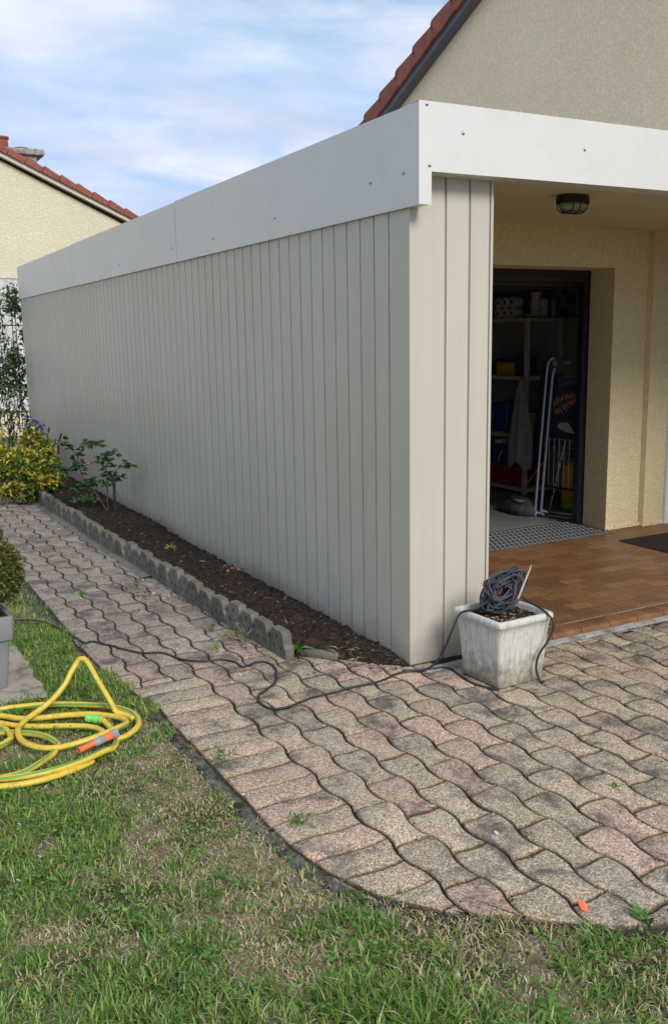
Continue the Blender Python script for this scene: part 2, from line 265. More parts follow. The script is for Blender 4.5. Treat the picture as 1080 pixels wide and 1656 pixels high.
def hose_mat():
    m = bpy.data.materials.new('yellow_hose_green_stripe'); m.use_nodes = True; t = m.node_tree; L = t.links.new
    b = t.nodes['Principled BSDF']; b.inputs['Roughness'].default_value = 0.38
    a = N(t, 'ShaderNodeAttribute', attribute_name='Col')
    tco = N(t, 'ShaderNodeTexCoord')
    n = N(t, 'ShaderNodeTexNoise', inp={'Scale': 45.0, 'Detail': 6.0, 'Roughness': 0.7}); L(tco.outputs['Object'], n.inputs[0])
    mr = N(t, 'ShaderNodeMapRange', inp={1: 0.50, 2: 0.68, 3: 0.0, 4: 0.65}); L(n.outputs[0], mr.inputs[0])
    mm = N(t, 'ShaderNodeMix', data_type='RGBA'); L(mr.outputs[0], mm.inputs[0]); L(a.outputs[0], mm.inputs[6]); mm.inputs[7].default_value = (0.28, 0.19, 0.04, 1)
    L(mm.outputs[2], b.inputs['Base Color'])
    return m
MAT['hose'] = hose_mat()

# ------------------------------------------------------------------ helpers
def tag(o, label=None, cat=None, group=None, kind=None):
    if label: o['label'] = label
    if cat: o['category'] = cat
    if group: o['group'] = group
    if kind: o['kind'] = kind
    return o

def empty(name, loc=(0, 0, 0), rz=0):
    o = bpy.data.objects.new(name, None); COL.objects.link(o); o.empty_display_size = 0.1
    o.location = loc; o.rotation_euler = (0, 0, rz); return o

def link(name, me, m, parent=None, loc=None):
    o = bpy.data.objects.new(name, me); COL.objects.link(o)
    for x in (m if isinstance(m, (list, tuple)) else [m]): me.materials.append(MAT[x])
    if parent: o.parent = parent
    if loc: o.location = loc
    return o

def cat(pts, n=8):
    P = [Vector(p) for p in pts]; P = [P[0]*2-P[1]] + P + [P[-1]*2-P[-2]]; out = []
    for i in range(1, len(P)-2):
        a, b, c, e = P[i-1:i+3]
        for k in range(n):
            t = k/n
            out.append(0.5*((2*b)+(c-a)*t+(2*a-5*b+4*c-e)*t*t+(3*b-a-3*c+e)*t**3))
    out.append(P[-2]); return out

class MB:
    def __init__(s): s.v = []; s.f = []; s.mi = []; s.c = None
    def add(s, V, F, mi=0):
        o = len(s.v); s.v += [tuple(p) for p in V]; s.f += [tuple(i+o for i in q) for q in F]; s.mi += [mi]*len(F)
    def box(s, a, b, mi=0, M=None, ch=0):
        x0, y0, z0 = a; x1, y1, z1 = b
        if ch:
            bm = bmesh.new(); bmesh.ops.create_cube(bm, size=1)
            for v in bm.verts: v.co = Vector(((x0+x1)/2+v.co.x*(x1-x0), (y0+y1)/2+v.co.y*(y1-y0), (z0+z1)/2+v.co.z*(z1-z0)))
            bmesh.ops.bevel(bm, geom=list(bm.edges), offset=ch, segments=2, affect='EDGES', profile=0.5)
            bm.verts.index_update(); V = [v.co.copy() for v in bm.verts]; F = [[v.index for v in q.verts] for q in bm.faces]; bm.free()
        else:
            V = [Vector(p) for p in ((x0, y0, z0), (x1, y0, z0), (x1, y1, z0), (x0, y1, z0), (x0, y0, z1), (x1, y0, z1), (x1, y1, z1), (x0, y1, z1))]
            F = [(0, 3, 2, 1), (4, 5, 6, 7), (0, 1, 5, 4), (1, 2, 6, 5), (2, 3, 7, 6), (3, 0, 4, 7)]
        if M: V = [M@p for p in V]
        s.add(V, F, mi); return s
    def prism(s, poly, h0, h1, axis='z', mi=0):
        n = len(poly)
        def P(a, b, h): return {'z': (a, b, h), 'y': (a, h, b), 'x': (h, a, b)}[axis]
        V = [P(a, b, h0) for a, b in poly] + [P(a, b, h1) for a, b in poly]
        F = [tuple(range(n))[::-1], tuple(range(n, 2*n))] + [(i, (i+1) % n, n+(i+1) % n, n+i) for i in range(n)]
        s.add(V, F, mi); return s
    def tube(s, pts, r, n=8, closed=False, mi=0, caps=True):
        P = [Vector(p) for p in pts]; m = len(P); rr = r if isinstance(r, (list, tuple)) else [r]*m
        T = []
        for i in range(m):
            a = P[i-1] if (i or closed) else P[0]; b = P[(i+1) % m] if (i < m-1 or closed) else P[-1]
            t = (b-a); T.append(t.normalized() if t.length > 1e-9 else Vector((0, 0, 1)))
        u = T[0].orthogonal().normalized(); V = []
        for i in range(m):
            u = (u - T[i]*u.dot(T[i])); u = u.normalized() if u.length > 1e-6 else T[i].orthogonal().normalized()
            w = T[i].cross(u)
            for k in range(n):
                a = 2*math.pi*k/n; V.append(P[i]+(u*math.cos(a)+w*math.sin(a))*rr[i])
        F = []
        for i in range(m if closed else m-1):
            j = (i+1) % m
            for k in range(n): F.append((i*n+k, i*n+(k+1) % n, j*n+(k+1) % n, j*n+k))
        if not closed and caps: F += [tuple(range(n))[::-1], tuple(range((m-1)*n, m*n))]
        s.add(V, F, mi); return s
    def lathe(s, prof, c=(0, 0, 0), n=20, mi=0, M=None):
        V = []; F = []; m = len(prof)
        for rr, z in prof:
            for k in range(n):
                a = 2*math.pi*k/n; V.append(Vector((rr*math.cos(a), rr*math.sin(a), z)))
        for i in range(m-1):
            for k in range(n): F.append((i*n+k, i*n+(k+1) % n, (i+1)*n+(k+1) % n, (i+1)*n+k))
        F += [tuple(range(n))[::-1], tuple(range((m-1)*n, m*n))]
        if M: V = [M@p for p in V]
        V = [p+Vector(c) for p in V]; s.add(V, F, mi); return s
    def build(s, name, m, parent=None, smooth=False, loc=None, cols=None, fix=True, angle=None):
        me = bpy.data.meshes.new(name); me.from_pydata(s.v, [], s.f); me.update()
        if len(set(s.mi)) > 1: me.polygons.foreach_set('material_index', s.mi)
        if fix and len(s.f) < 60000:
            bm = bmesh.new(); bm.from_mesh(me); bmesh.ops.recalc_face_normals(bm, faces=bm.faces); bm.to_mesh(me); bm.free()
        if smooth:
            me.polygons.foreach_set('use_smooth', [True]*len(me.polygons))
            if angle: me.set_sharp_from_angle(angle=R_(angle))
        if cols is not None:
            ca = me.color_attributes.new('Col', 'FLOAT_COLOR', 'POINT'); ca.data.foreach_set('color', np.asarray(cols, dtype=np.float32).ravel())
        return link(name, me, m, parent, loc)

def nz(x, y, s=1.0, z=0.0): return noise.noise(Vector((x*s, y*s, z)))

def np_mesh(name, V, quads, cols, m, parent=None, smooth=False):
    me = bpy.data.meshes.new(name); nv = len(V); nf = len(quads)
    me.vertices.add(nv); me.vertices.foreach_set('co', V.astype(np.float32).ravel())
    me.loops.add(nf*4); me.loops.foreach_set('vertex_index', quads.astype(np.int32).ravel())
    me.polygons.add(nf); me.polygons.foreach_set('loop_start', np.arange(0, nf*4, 4, dtype=np.int32)); me.polygons.foreach_set('loop_total', np.full(nf, 4, dtype=np.int32))
    me.update(calc_edges=True); me.validate()
    if smooth: me.polygons.foreach_set('use_smooth', np.ones(nf, dtype=bool))
    ca = me.color_attributes.new('Col', 'FLOAT_COLOR', 'POINT')
    c4 = np.ones((nv, 4), np.float32); c4[:, :3] = cols; ca.data.foreach_set('color', c4.ravel())
    return link(name, me, m, parent)

def unit(a): return a/np.maximum(np.linalg.norm(a, axis=1, keepdims=True), 1e-9)

def leaves(name, C, D, Ln, Wd, cols, m='leaf', parent=None, fold=0.25, droop=0.15):
    """pointed folded leaves: centres C start at petiole, direction D, length, width, colour per leaf"""
    n = len(C); D = unit(D); up = unit(RNG.normal(size=(n, 3))*0.6+np.array([0, 0, 1.0]))
    S = unit(np.cross(D, up)); U = np.cross(S, D); Ln = Ln[:, None]; Wd = Wd[:, None]
    rows = []
    for t, w in ((0.0, 0.05), (0.45, 1.0), (1.0, 0.08)):
        mid = C + D*Ln*t - np.array([0, 0, 1.0])*Ln*droop*t*t
        rows += [mid - S*Wd*w*0.5 + U*Wd*w*fold, mid, mid + S*Wd*w*0.5 + U*Wd*w*fold]
    V = np.stack(rows, 1).reshape(-1, 3); b = (np.arange(n)*9)[:, None]
    q = np.array([[0, 1, 4, 3], [1, 2, 5, 4], [3, 4, 7, 6], [4, 5, 8, 7]])
    Q = (b[:, :, None]+q[None]).reshape(-1, 4)
    return np_mesh(name, V, Q, np.repeat(cols, 9, 0), m, parent)

# ------------------------------------------------------------------ ground
g = MB()
xs = [-400, -60, -12] + [-6+0.25*i for i in range(30)] + [2, 12, 60, 400]
ys = [-400, -60, -12, -6] + [-4+0.25*i for i in range(34)] + [12, 60, 400]
for y in ys:
    for x in xs:
        near = -6 < x < 1.5 and -4.5 < y < 4.5
        g.v.append((x, y, (-0.016 + (0.008*nz(x, y, 1.3) if near and x < -1.5 else 0)) if near else -0.02))
nx = len(xs)
for j in range(len(ys)-1):
    for i in range(nx-1): g.f.append((j*nx+i, j*nx+i+1, (j+1)*nx+i+1, (j+1)*nx+i)); g.mi.append(0)
tag(g.build('ground', 'lawnsoil', smooth=True), kind='structure')

# kerb curve (lawn / paving boundary, going from far to near and to the right)
KERB = [(-1.21, 9.0), (-1.24, 6.5), (-1.28, 4.2), (-1.31, 2.66), (-1.315, 1.9), (-1.315, 1.2), (-1.30, 0.7), (-1.255, 0.35), (-1.225, 0.1), (-1.21, -0.3), (-1.205, -0.7), (-1.20, -1.10),
        (-1.168, -1.33), (-1.095, -1.53), (-0.975, -1.685), (-0.85, -1.785), (-0.76, -1.90), (-0.62, -1.98), (-0.50, -2.05), (-0.2, -2.17), (0.5, -2.35), (1.5, -2.48), (4.0, -2.6)]
KS = [Vector((p.x, p.y)) for p in cat([(a, b, 0) for a, b in KERB], 14)]
bed = MB()
bed.prism([(-1.30, 9.0), (-1.315, 1.2), (-1.22, 0.1), (-1.21, -1.15), (-1.03, -1.70), (-0.5, -2.05), (0.5, -2.35), (3.59, -2.6), (3.59, -0.05), (-0.02, 0.02), (-0.02, 9.0)], -0.040, -0.0125)
J = mat('joint_dirt', (0.022, 0.018, 0.013), (0.065, 0.05, 0.035), rough=1.0, nscale=40, bump=0.8, bscale=90, bdist=0.01, stain=((0.04, 0.06, 0.02), 5, 0.55, 0.65)); MAT['joint'] = J
tag(bed.build('paving_bed', 'joint'), kind='structure')

def clip(poly, a, b):      # keep the left side of a->b
    out = []; n = len(poly)
    def sd_(p): return (b[0]-a[0])*(p[1]-a[1])-(b[1]-a[1])*(p[0]-a[0])
    for i in range(n):
        p, q_ = poly[i], poly[(i+1) % n]; dp, dq = sd_(p), sd_(q_)
        if dp >= 0: out.append(p)
        if (dp >= 0) != (dq >= 0):
            t = dp/(dp-dq); out.append((p[0]+(q_[0]-p[0])*t, p[1]+(q_[1]-p[1])*t))
    return out
CL = [(-1.205, 0.0), (-1.195, -1.1), (-1.16, -1.33), (-1.085, -1.52), (-0.96, -1.68), (-0.82, -1.79), (-0.62, -1.945), (-0.32, -2.09), (0.5, -2.32), (1.5, -2.45), (4.2, -2.575)]
WP, LP = 0.1305, 0.2575
def wave(s): 
    a = 2*math.pi*s/LP; return 0.0128*(math.sin(a)+0.12*math.sin(3*a))
pv = MB(); pc = []
def paver(poly, y0=9):
    if len(poly) < 3: return
    cx = sum(p[0] for p in poly)/len(poly); cy = sum(p[1] for p in poly)/len(poly)
    if cy < 0.3:
        for a, b in zip(CL[:-1], CL[1:]): poly = clip(poly, a, b)
    elif cy < 1.3:
        for a, b in (((-1.305, 1.3), (-1.29, 0.7)), ((-1.29, 0.7), (-1.245, 0.35)), ((-1.245, 0.35), (-1.212, 0.1))): poly = clip(poly, a, b)
    else: poly = clip(poly, (-1.29, 9), (-1.292, 1.2))
    if len(poly) < 3: return
    # dedupe
    q = [poly[0]]
    for p in poly[1:]:
        if math.hypot(p[0]-q[-1][0], p[1]-q[-1][1]) > 0.004: q.append(p)
    if math.hypot(q[0][0]-q[-1][0], q[0][1]-q[-1][1]) < 0.004: q.pop()
    area = abs(sum(q[i][0]*q[(i+1) % len(q)][1]-q[(i+1) % len(q)][0]*q[i][1] for i in range(len(q))))/2
    if area < 0.0004 or len(q) < 3: return
    n = len(q); sg = sum(q[i][0]*q[(i+1) % n][1]-q[(i+1) % n][0]*q[i][1] for i in range(n))
    if sg < 0: q = q[::-1]
    cx = sum(p[0] for p in q)/n; cy = sum(p[1] for p in q)/n
    dz = random.uniform(-0.0015, 0.0015) + 0.003*nz(cx, cy, 1.1); tx, ty = random.gauss(0, 0.008), random.gauss(0, 0.008)
    jx, jy = random.gauss(0, 0.0010), random.gauss(0, 0.0010)
    def inset(dist):
        out = []
        for i in range(n):
            a, p, b = q[i-1], q[i], q[(i+1) % n]
            e1 = Vector((p[0]-a[0], p[1]-a[1])).normalized(); e2 = Vector((b[0]-p[0], b[1]-p[1])).normalized()
            nn = Vector((-e1.y-e2.y, e1.x+e2.x)); L_ = nn.length
            if L_ < 1e-6: nn = Vector((-e1.y, e1.x)); k = 1
            else: nn /= L_; k = min(1/max(0.5, nn.dot(Vector((-e1.y, e1.x)))), 1.6)
            out.append((p[0]+nn.x*dist*k+jx, p[1]+nn.y*dist*k+jy))
        return out
    V = []
    for dist, z in ((0.0025, -0.025), (0.0029, -0.006), (0.0056, -0.0020), (0.0115, 0.0)):
        V += [(x, y, z+0.0+dz+tx*(x-cx)+ty*(y-cy)) for x, y in inset(dist)]
    F = [tuple(3*n+i for i in range(n))]
    for k in range(3): F += [(k*n+i, k*n+(i+1) % n, (k+1)*n+(i+1) % n, (k+1)*n+i) for i in range(n)]
    pv.add(V, F)
    far = min(1, max(0, (cy-0.1)/1.2))
    rnd = random.random()
    warm = (0.485, 0.355, 0.265) if rnd < 0.28 else ((0.455, 0.37, 0.265) if rnd < 0.84 else (0.385, 0.325, 0.24))
    gr = (0.30, 0.25, 0.225) if random.random() < 0.5 else (0.275, 0.24, 0.21)
    k = random.uniform(0.88, 1.12)
    c = [(warm[i]*(1-far*0.85)+gr[i]*far*0.85)*k for i in range(3)]  # far pavers greyer: their own tint plus some shade mixed into the colour
    jd = random.uniform(0.85, 1.15); al = random.random()
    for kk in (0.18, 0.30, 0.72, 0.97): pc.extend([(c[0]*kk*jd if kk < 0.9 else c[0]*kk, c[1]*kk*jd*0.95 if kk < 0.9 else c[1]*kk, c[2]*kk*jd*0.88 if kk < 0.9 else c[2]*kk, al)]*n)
NS = 8
def XL(k, y):     # wavy joint on the left of course k
    return -0.915+WP*k+(-1 if k % 2 == 0 else 1)*wave(-0.805+0.008*k-y)
def course(k, ya, yb):
    y1 = -0.805+0.008*k+(LP/2 if k % 2 else 0)
    j0 = math.floor((ya-y1)/LP)-1; j1 = math.ceil((yb-y1)/LP)+1
    for j in range(j0, j1+1):
        t = y1+LP*(j+1); b = t-LP
        if t > yb: t = yb
        if b < ya: b = ya
        if t-b < 0.012: continue
        sl = 0.03
        def E(u, yy): return yy+(-0.0016 if yy == t else 0.0016)+0.004*math.sin(2*math.pi*u+k)+sl*WP*(u-0.5)
        P = []
        for i in range(NS+1):
            y = b+(t-b)*i/NS; P.append((XL(k+1, y), E(1, y) if i in (0, NS) else y))
        for i in range(1, 5):
            u = 1-i/5; P.append((XL(k, t)*(1-u)+XL(k+1, t)*u, E(u, t)))
        for i in range(NS, -1, -1):
            y = b+(t-b)*i/NS; P.append((XL(k, y), E(0, y) if i in (0, NS) else y))
        for i in range(1, 5):
            u = i/5; P.append((XL(k, b)*(1-u)+XL(k+1, b)*u, E(u, b)))
        paver(P)
for k in range(-4, 4): course(k, 0.40 if k < 0 else -2.6, 8.5 if k < 3 else 8.5)
for k in range(4, 8): course(k, -2.6, 0.45 if k < 7 else 0.10)
for k in range(8, 34): course(k, -2.7, -0.115)
yy = 0.40
while yy > -1.9:                      # soldier row along the kerb
    t = yy; b = yy-0.1285; P = []
    def E2(x, y): return y+0.007*math.sin((x+1.2)/0.27*2*math.pi)+0.03*(x+1.05)
    x1t, x1b = XL(0, t), XL(0, b)
    for i in range(5):
        y = b+(t-b)*i/4; P.append((XL(0, y), E2(XL(0, y), y) if i in (0, 4) else y+0.004))
    for i in range(1, 7): x = x1t+(-1.25-x1t)*i/7; P.append((x, E2(x, t)))
    P += [(-1.25, t-0.008), (-1.25, b-0.008)]
    for i in range(1, 7): x = -1.25+(x1b+1.25)*i/7; P.append((x, E2(x, b)))
    paver(P); yy -= 0.1285
o = pv.build('paving', 'paver', cols=pc, smooth=True, fix=True, angle=50); tag(o, kind='structure')

# kerb strip
kb = MB(); prof = [(-0.046, -0.03), (-0.046, -0.008), (-0.038, -0.002), (-0.022, 0.0), (-0.004, -0.001), (0.002, -0.006), (0.002, -0.03)]
V = []
for i, p in enumerate(KS):
    a = KS[max(0, i-1)]; b = KS[min(len(KS)-1, i+1)]; t = (b-a).normalized(); nrm = Vector((-t.y, t.x))   # left of travel = paving side
    for u, z in prof:
        w = u*(1+0.25*nz(p.x, p.y, 5))+0.012*nz(p.x, p.y, 7, u)+0.006*nz(p.x, p.y, 23, u)
        V.append((p.x+nrm.x*w, p.y+nrm.y*w, z-0.005-(0.006+0.008*(0.5+nz(p.x, p.y, 4, 2)))*min(1, max(0, (p.x+1.14)/0.12))+0.005*nz(p.x, p.y, 9, u*20)+0.004*nz(p.x, p.y, 31, u*40)))
m_ = len(prof)
kb.add(V, [(i*m_+k, i*m_+k+1, (i+1)*m_+k+1, (i+1)*m_+k) for i in range(len(KS)-1) for k in range(m_-1)])
tag(kb.build('kerb', 'conc_d', smooth=True), kind='structure')

# porch floor, mortar strip, garage floor
p = MB(); p.box((0.40, -0.058, -0.02), (3.66, 2.1, 0.030), ch=0.004)
tag(p.build('porch_floor', 'ptile'), kind='structure')
pn = MB()
for i in range(16):
    x = 0.42+0.2*i; pn.box((x+0.001, -0.07, -0.01), (x+0.199, 0.040, 0.034+random.uniform(-0.0005, 0.0005)), ch=0.006)
    for q in range(6): pn.box((x+0.012+q*0.031, -0.062, 0.0335), (x+0.026+q*0.031, 0.032, 0.0365), ch=0.0012)
MAT['nose'] = mat('ridged_nosing_tile', (0.17, 0.075, 0.035), (0.28, 0.14, 0.065), rough=0.5, nscale=9, bump=0.3, bscale=30, bdist=0.004)
tag(pn.build('step_nosing', 'nose', smooth=True, angle=40), kind='structure')
gl = MB(); gl.box((0.42, 0.041, 0.0302), (3.6, 0.050, 0.0325)); tag(gl.build('grout_line', 'conc_l'), kind='structure')
ms = MB(); V = []
for i in range(74):
    x = 0.0+i*0.05
    for u, z in ((-0.112, -0.006), (-0.106, 0.0), (-0.085, 0.004), (-0.068, 0.007)): V.append((x, u+0.006*nz(x, u, 8), z+0.003*nz(x, u, 13)))
ms.add(V, [(i*4+k, i*4+k+1, (i+1)*4+k+1, (i+1)*4+k) for i in range(73) for k in range(3)])
tag(ms.build('mortar_strip', 'conc_l', smooth=True), kind='structure')
gf = MB(); gf.box((0.6, 1.9, -0.05), (3.98, 7.5, 0.018)); tag(gf.build('garage_floor', 'gfloor'), kind='structure')

# ------------------------------------------------------------------ carport
MAT['deck'] = mat('pale_roof_sheet', (0.50, 0.49, 0.46), (0.56, 0.55, 0.52), rough=0.6, nscale=4)
cp = empty('carport', (0, 0, 0)); tag(cp, 'pale grey metal-clad carport wall and flat roof with a white fascia band', 'carport')
def groove_profile(a0, a1, g0, first_trim):
    """returns (u, depth) polyline with grooves of 7 mm every 0.13"""
    P = [(a0, 0)]
    gpos = []
    x = g0
    while x < a1-0.02: gpos.append(x); x += 0.13
    for t in first_trim:
        P += [(t-0.0012, 0), (t-0.0002, 0.0025), (t+0.0002, 0.0025), (t+0.0012, 0.0018)]
    base = 0.0018 if first_trim else 0
    for gx in gpos: P += [(gx-0.0062, base), (gx-0.0048, base+0.013), (gx+0.0048, base+0.013), (gx+0.0062, base+0.0005)]
    P.append((a1, base)); return P
YE = 9.16
prof = groove_profile(0.0, YE, 0.173, [])
s = MB(); V = []
for u, dd in prof: V += [(dd, u, -0.06), (dd, u, 2.25)]
s.add(V, [(2*i, 2*i+1, 2*i+3, 2*i+2) for i in range(len(prof)-1)])
s.box((0.016, 0.02, -0.06), (0.05, YE, 2.24)); s.box((-0.004, YE, -0.06), (0.05, YE+0.03, 2.24))
rsb = random.Random(3); tone = [rsb.gauss(1, 0.016) for _ in range(90)]
def cladcol(vs, ax, g0): return [(*[c*tone[max(0, int((v[ax]-g0)/0.13)+1)] for c in (0.55, 0.515, 0.435)], 1) for v in vs]
s.build('side_cladding', 'clad', cp, cols=cladcol(s.v, 1, 0.173))
s = MB(); P = [(0.0, 0.0), (0.062, 0.0), (0.0635, 0.002), (0.0665, 0.002), (0.068, 0.0012)]
for gx in (0.193, 0.325): P += [(gx-0.007, 0.0012), (gx-0.0052, 0.014), (gx+0.0052, 0.014), (gx+0.007, 0.0018)]
P += [(0.4365, 0.0018), (0.437, 0.010), (0.4405, 0.010), (0.441, -0.004), (0.455, -0.004), (0.455, 0.05), (0.02, 0.05)]
V = []
for u, dd in P: V += [(u, dd, -0.012), (u, dd, 2.26)]
s.add(V, [(2*i, 2*i+1, 2*i+3, 2*i+2) for i in range(len(P)-1)])
s.build('end_cladding', 'clad', cp, cols=cladcol(s.v, 0, 0.193))
s = MB(); s.box((0.425, 0.05, -0.01), (0.455, 1.70, 2.29)); s.build('inner_cladding', 'clad', cp, cols=cladcol(s.v, 1, 0.0))
s = MB(); s.box((0.0, -0.006, -0.014), (0.46, 0.012, 0.004)); s.build('foot_dark_line', 'anthra', cp)  # thin dark strip laid where the wall foot has a gap line
# fascia: side panels with thin seams, front panel with a lip that laps the corner
def panel_x(y0, y1, z0, z1): 
    b = MB(); b.box((-0.017, y0, z0), (-0.0155, y1, z1)); b.box((-0.0155, y0, z0), (0.03, y1, z0+0.0015)); b.box((-0.0155, y0, z1-0.0015), (0.06, y1, z1)); return b
for i, (a, b_) in enumerate(((-0.0985, 3.018), (3.0245, 6.220), (6.2275, 9.20))):
    panel_x(a, b_, 2.100+0.0006*i, 2.515-0.006*i).build('side_fascia', 'fascia', cp)
s = MB(); s.prism([(-0.0175, 2.519), (-0.0175, 2.102), (0.047, 2.102), (0.047, 2.238), (3.598, 2.238), (3.598, 2.519)], -0.101, -0.099, axis='y')
s.box((0.047, -0.099, 2.238), (3.598, 0.02, 2.2395)); s.box((-0.0170, -0.099, 2.5175), (3.598, -0.03, 2.519)); s.box((-0.015, -0.0985, 2.1035), (0.046, 0.0, 2.105))
s.build('front_fascia', 'fascia', cp)
s = MB(); s.box((-0.0135, -0.09, 2.12), (-0.004, 9.19, 2.49)); s.build('seam_shade_strip', 'dark', cp)  # dark strip added behind the panels to give the seams their shade
s = MB(); s.box((0.0, -0.03, 2.26), (0.06, 0.0, 2.50)); s.box((0.0, -0.0, 2.345), (0.05, 9.19, 2.49)); s.box((0.05, -0.08, 2.345), (3.598, 1.70, 2.40)); s.box((0.02, 1.70, 2.345), (0.60, 9.1, 2.40)); s.build('roof_deck', 'deck', cp)
s = MB(); s.box((0.05, -0.0, 2.302), (3.598, 1.699, 2.34)); s.build('ceiling', 'soffit', cp)
s = MB(); s.box((3.50, -0.06, 0.03), (3.597, 0.04, 2.238)); s.build('post', 'clad', cp, cols=cladcol(s.v, 0, 3.4))
def screw_geo(b, c, ax):
    c = Vector(c); nrm = Vector((-1, 0, 0)) if ax == 'x' else Vector((0, -1, 0))
    q = nrm.to_track_quat('Z', 'Y').to_matrix().to_4x4(); 
    b.lathe([(0.0085, 0.0), (0.0085, 0.0012), (0.0052, 0.0013), (0.0052, 0.0055), (0.0035, 0.0068), (0.001, 0.0070)], c, 10, 0, q)
for (y, z) in ((0.02, 2.245), (0.30, 2.245), (1.35, 2.21), (2.30, 2.19), (3.12, 2.205), (4.5, 2.19), (6.1, 2.21), (6.4, 2.21), (7.6, 2.19), (9.05, 2.23)):
    b = MB(); screw_geo(b, (-0.017, y, z), 'x'); b.build('screw', 'screw', cp, smooth=True, angle=35)
for (x, z) in ((0.022, 2.505), (0.037, 2.262), (0.210, 2.405), (0.905, 2.39), (1.8, 2.40), (2.7, 2.40)):
    b = MB(); screw_geo(b, (x, -0.101, z), 'y'); b.build('screw', 'screw', cp, smooth=True, angle=35)

# ceiling lamp
lp = empty('bulkhead_lamp', (1.43, 0.545, 2.302)); tag(lp, 'black oval bulkhead lamp with a wire guard under the porch ceiling', 'lamp')
def oval(rx, ry, z, n=28, e=2.6):
    o = []
    for k in range(n):
        a = 2*math.pi*k/n; c_, s_ = math.cos(a), math.sin(a)
        o.append(Vector((rx*abs(c_)**(2/e)*(1 if c_ >= 0 else -1), ry*abs(s_)**(2/e)*(1 if s_ >= 0 else -1), z)))
    return o
def loft(b, rings, mi=0):
    n = len(rings[0]); V = [p for q in rings for p in q]; F = []
    for i in range(len(rings)-1): F += [(i*n+k, i*n+(k+1) % n, (i+1)*n+(k+1) % n, (i+1)*n+k) for k in range(n)]
    F += [tuple(range(n))[::-1], tuple(range((len(rings)-1)*n, len(rings)*n))]; b.add(V, F, mi)
b = MB(); loft(b, [oval(0.092, 0.062, -0.001), oval(0.096, 0.066, -0.012), oval(0.098, 0.068, -0.038), oval(0.090, 0.060, -0.040)]); b.box((-0.112, -0.012, -0.038), (-0.090, 0.012, -0.022), ch=0.002); b.box((0.090, -0.012, -0.038), (0.112, 0.012, -0.022), ch=0.002); base = b.build('housing', 'blackm', lp, smooth=True, angle=40)
b = MB(); loft(b, [oval(0.084, 0.054, -0.041), oval(0.082, 0.052, -0.06), oval(0.070, 0.042, -0.083), oval(0.03, 0.02, -0.090)]); b.build('glass_cover', 'glass', lp, smooth=True)
b = MB(); b.tube(oval(0.094, 0.064, -0.043), 0.004, 6, True); b.tube(oval(0.074, 0.046, -0.090, e=2.2), 0.0033, 6, True)
for sx in (-0.05, 0.0, 0.05): b.tube(cat([(sx*1.1, -0.066, -0.043), (sx, -0.060, -0.075), (sx*0.8, -0.036, -0.094), (sx*0.8, 0, -0.096), (sx*0.8, 0.036, -0.094), (sx, 0.060, -0.075), (sx*1.1, 0.066, -0.043)], 4), 0.0033, 6)
b.tube(cat([(-0.098, 0, -0.043), (-0.090, 0, -0.075), (-0.06, 0, -0.095), (0, 0, -0.097), (0.06, 0, -0.095), (0.09, 0, -0.075), (0.098, 0, -0.043)], 4), 0.0033, 6)
b.build('wire_guard', 'blackm', lp, smooth=True)

# ------------------------------------------------------------------ house
hs = empty('house', (0.6, 1.7, 0)); tag(hs, 'cream rendered house behind the carport with an open garage and red tiled gable', 'house')
def P0(o, par): o.location = -Vector(par.location); return o
XW = 3.6
MAT['anthra_l'] = mat('slate_grey_metal', (0.085, 0.095, 0.12), rough=0.4, bump=0.1, bscale=4)
def GZ(y): return 5.806-0.443*abs(y-2.0)
s = MB()
s.prism([(-3.0, 2.55), (-3.0, GZ(-3.0)), (2.0, GZ(2.0)), (7.0, GZ(7.0)), (7.0, 2.42)], XW, XW+0.28, axis='x') if False else None
s.prism([(-3.0, 2.30), (6.99, 2.30), (6.99, GZ(6.99)), (2.0, GZ(2.0)), (-3.0, GZ(-3.0))], XW, XW+0.28, axis='x')
P0(s.build('gable_wall', 'stucco_gable', hs), hs)
s = MB(); s.box((XW, -3.0, -0.02), (XW+0.28, 0.62, 2.2995)); s.box((XW, 0.62, 2.17), (XW+0.28, 1.66, 2.2995)); s.box((XW+0.28, -3.0, -0.02), (13, -2.72, GZ(-3.0))); s.box((XW+0.02, 2.10, 2.42), (XW+0.27, 6.98, 2.30))
P0(s.build('main_wall', 'stucco_house', hs), hs)
s = MB(); s.box((0.60, 1.70, 2.022), (XW-0.001, 1.98, 2.3435)); s.box((0.60, 1.70, 0.0), (0.95, 1.98, 2.0219))
P0(s.build('garage_lintel', 'stucco_house', hs), hs)
s = MB(); s.prism([(2.915, 1.70), (3.262, 1.70), (3.262, 1.98), (2.945, 1.98)], 0.0305, 2.0218)
P0(s.build('garage_pillar', 'stucco_house', hs), hs)
s = MB(); s.prism([(3.262, 1.6985), (3.266, 1.650), (XW-0.121, 1.650), (XW-0.121, 1.6985)], 0.0305, 2.301)
P0(s.build('porch_wall', 'stucco_house', hs), hs)
s = MB()
for i in range(24):
    x = 2.93+i*0.024; s.box((x, 1.690-(0.045 if x > 3.27 else 0)+random.uniform(-0.006, 0.003), 0.030), (x+0.026, 1.702, 0.042+random.uniform(0, 0.02)), ch=0.004)
P0(s.build('render_foot', 'stucco_house', hs), hs)
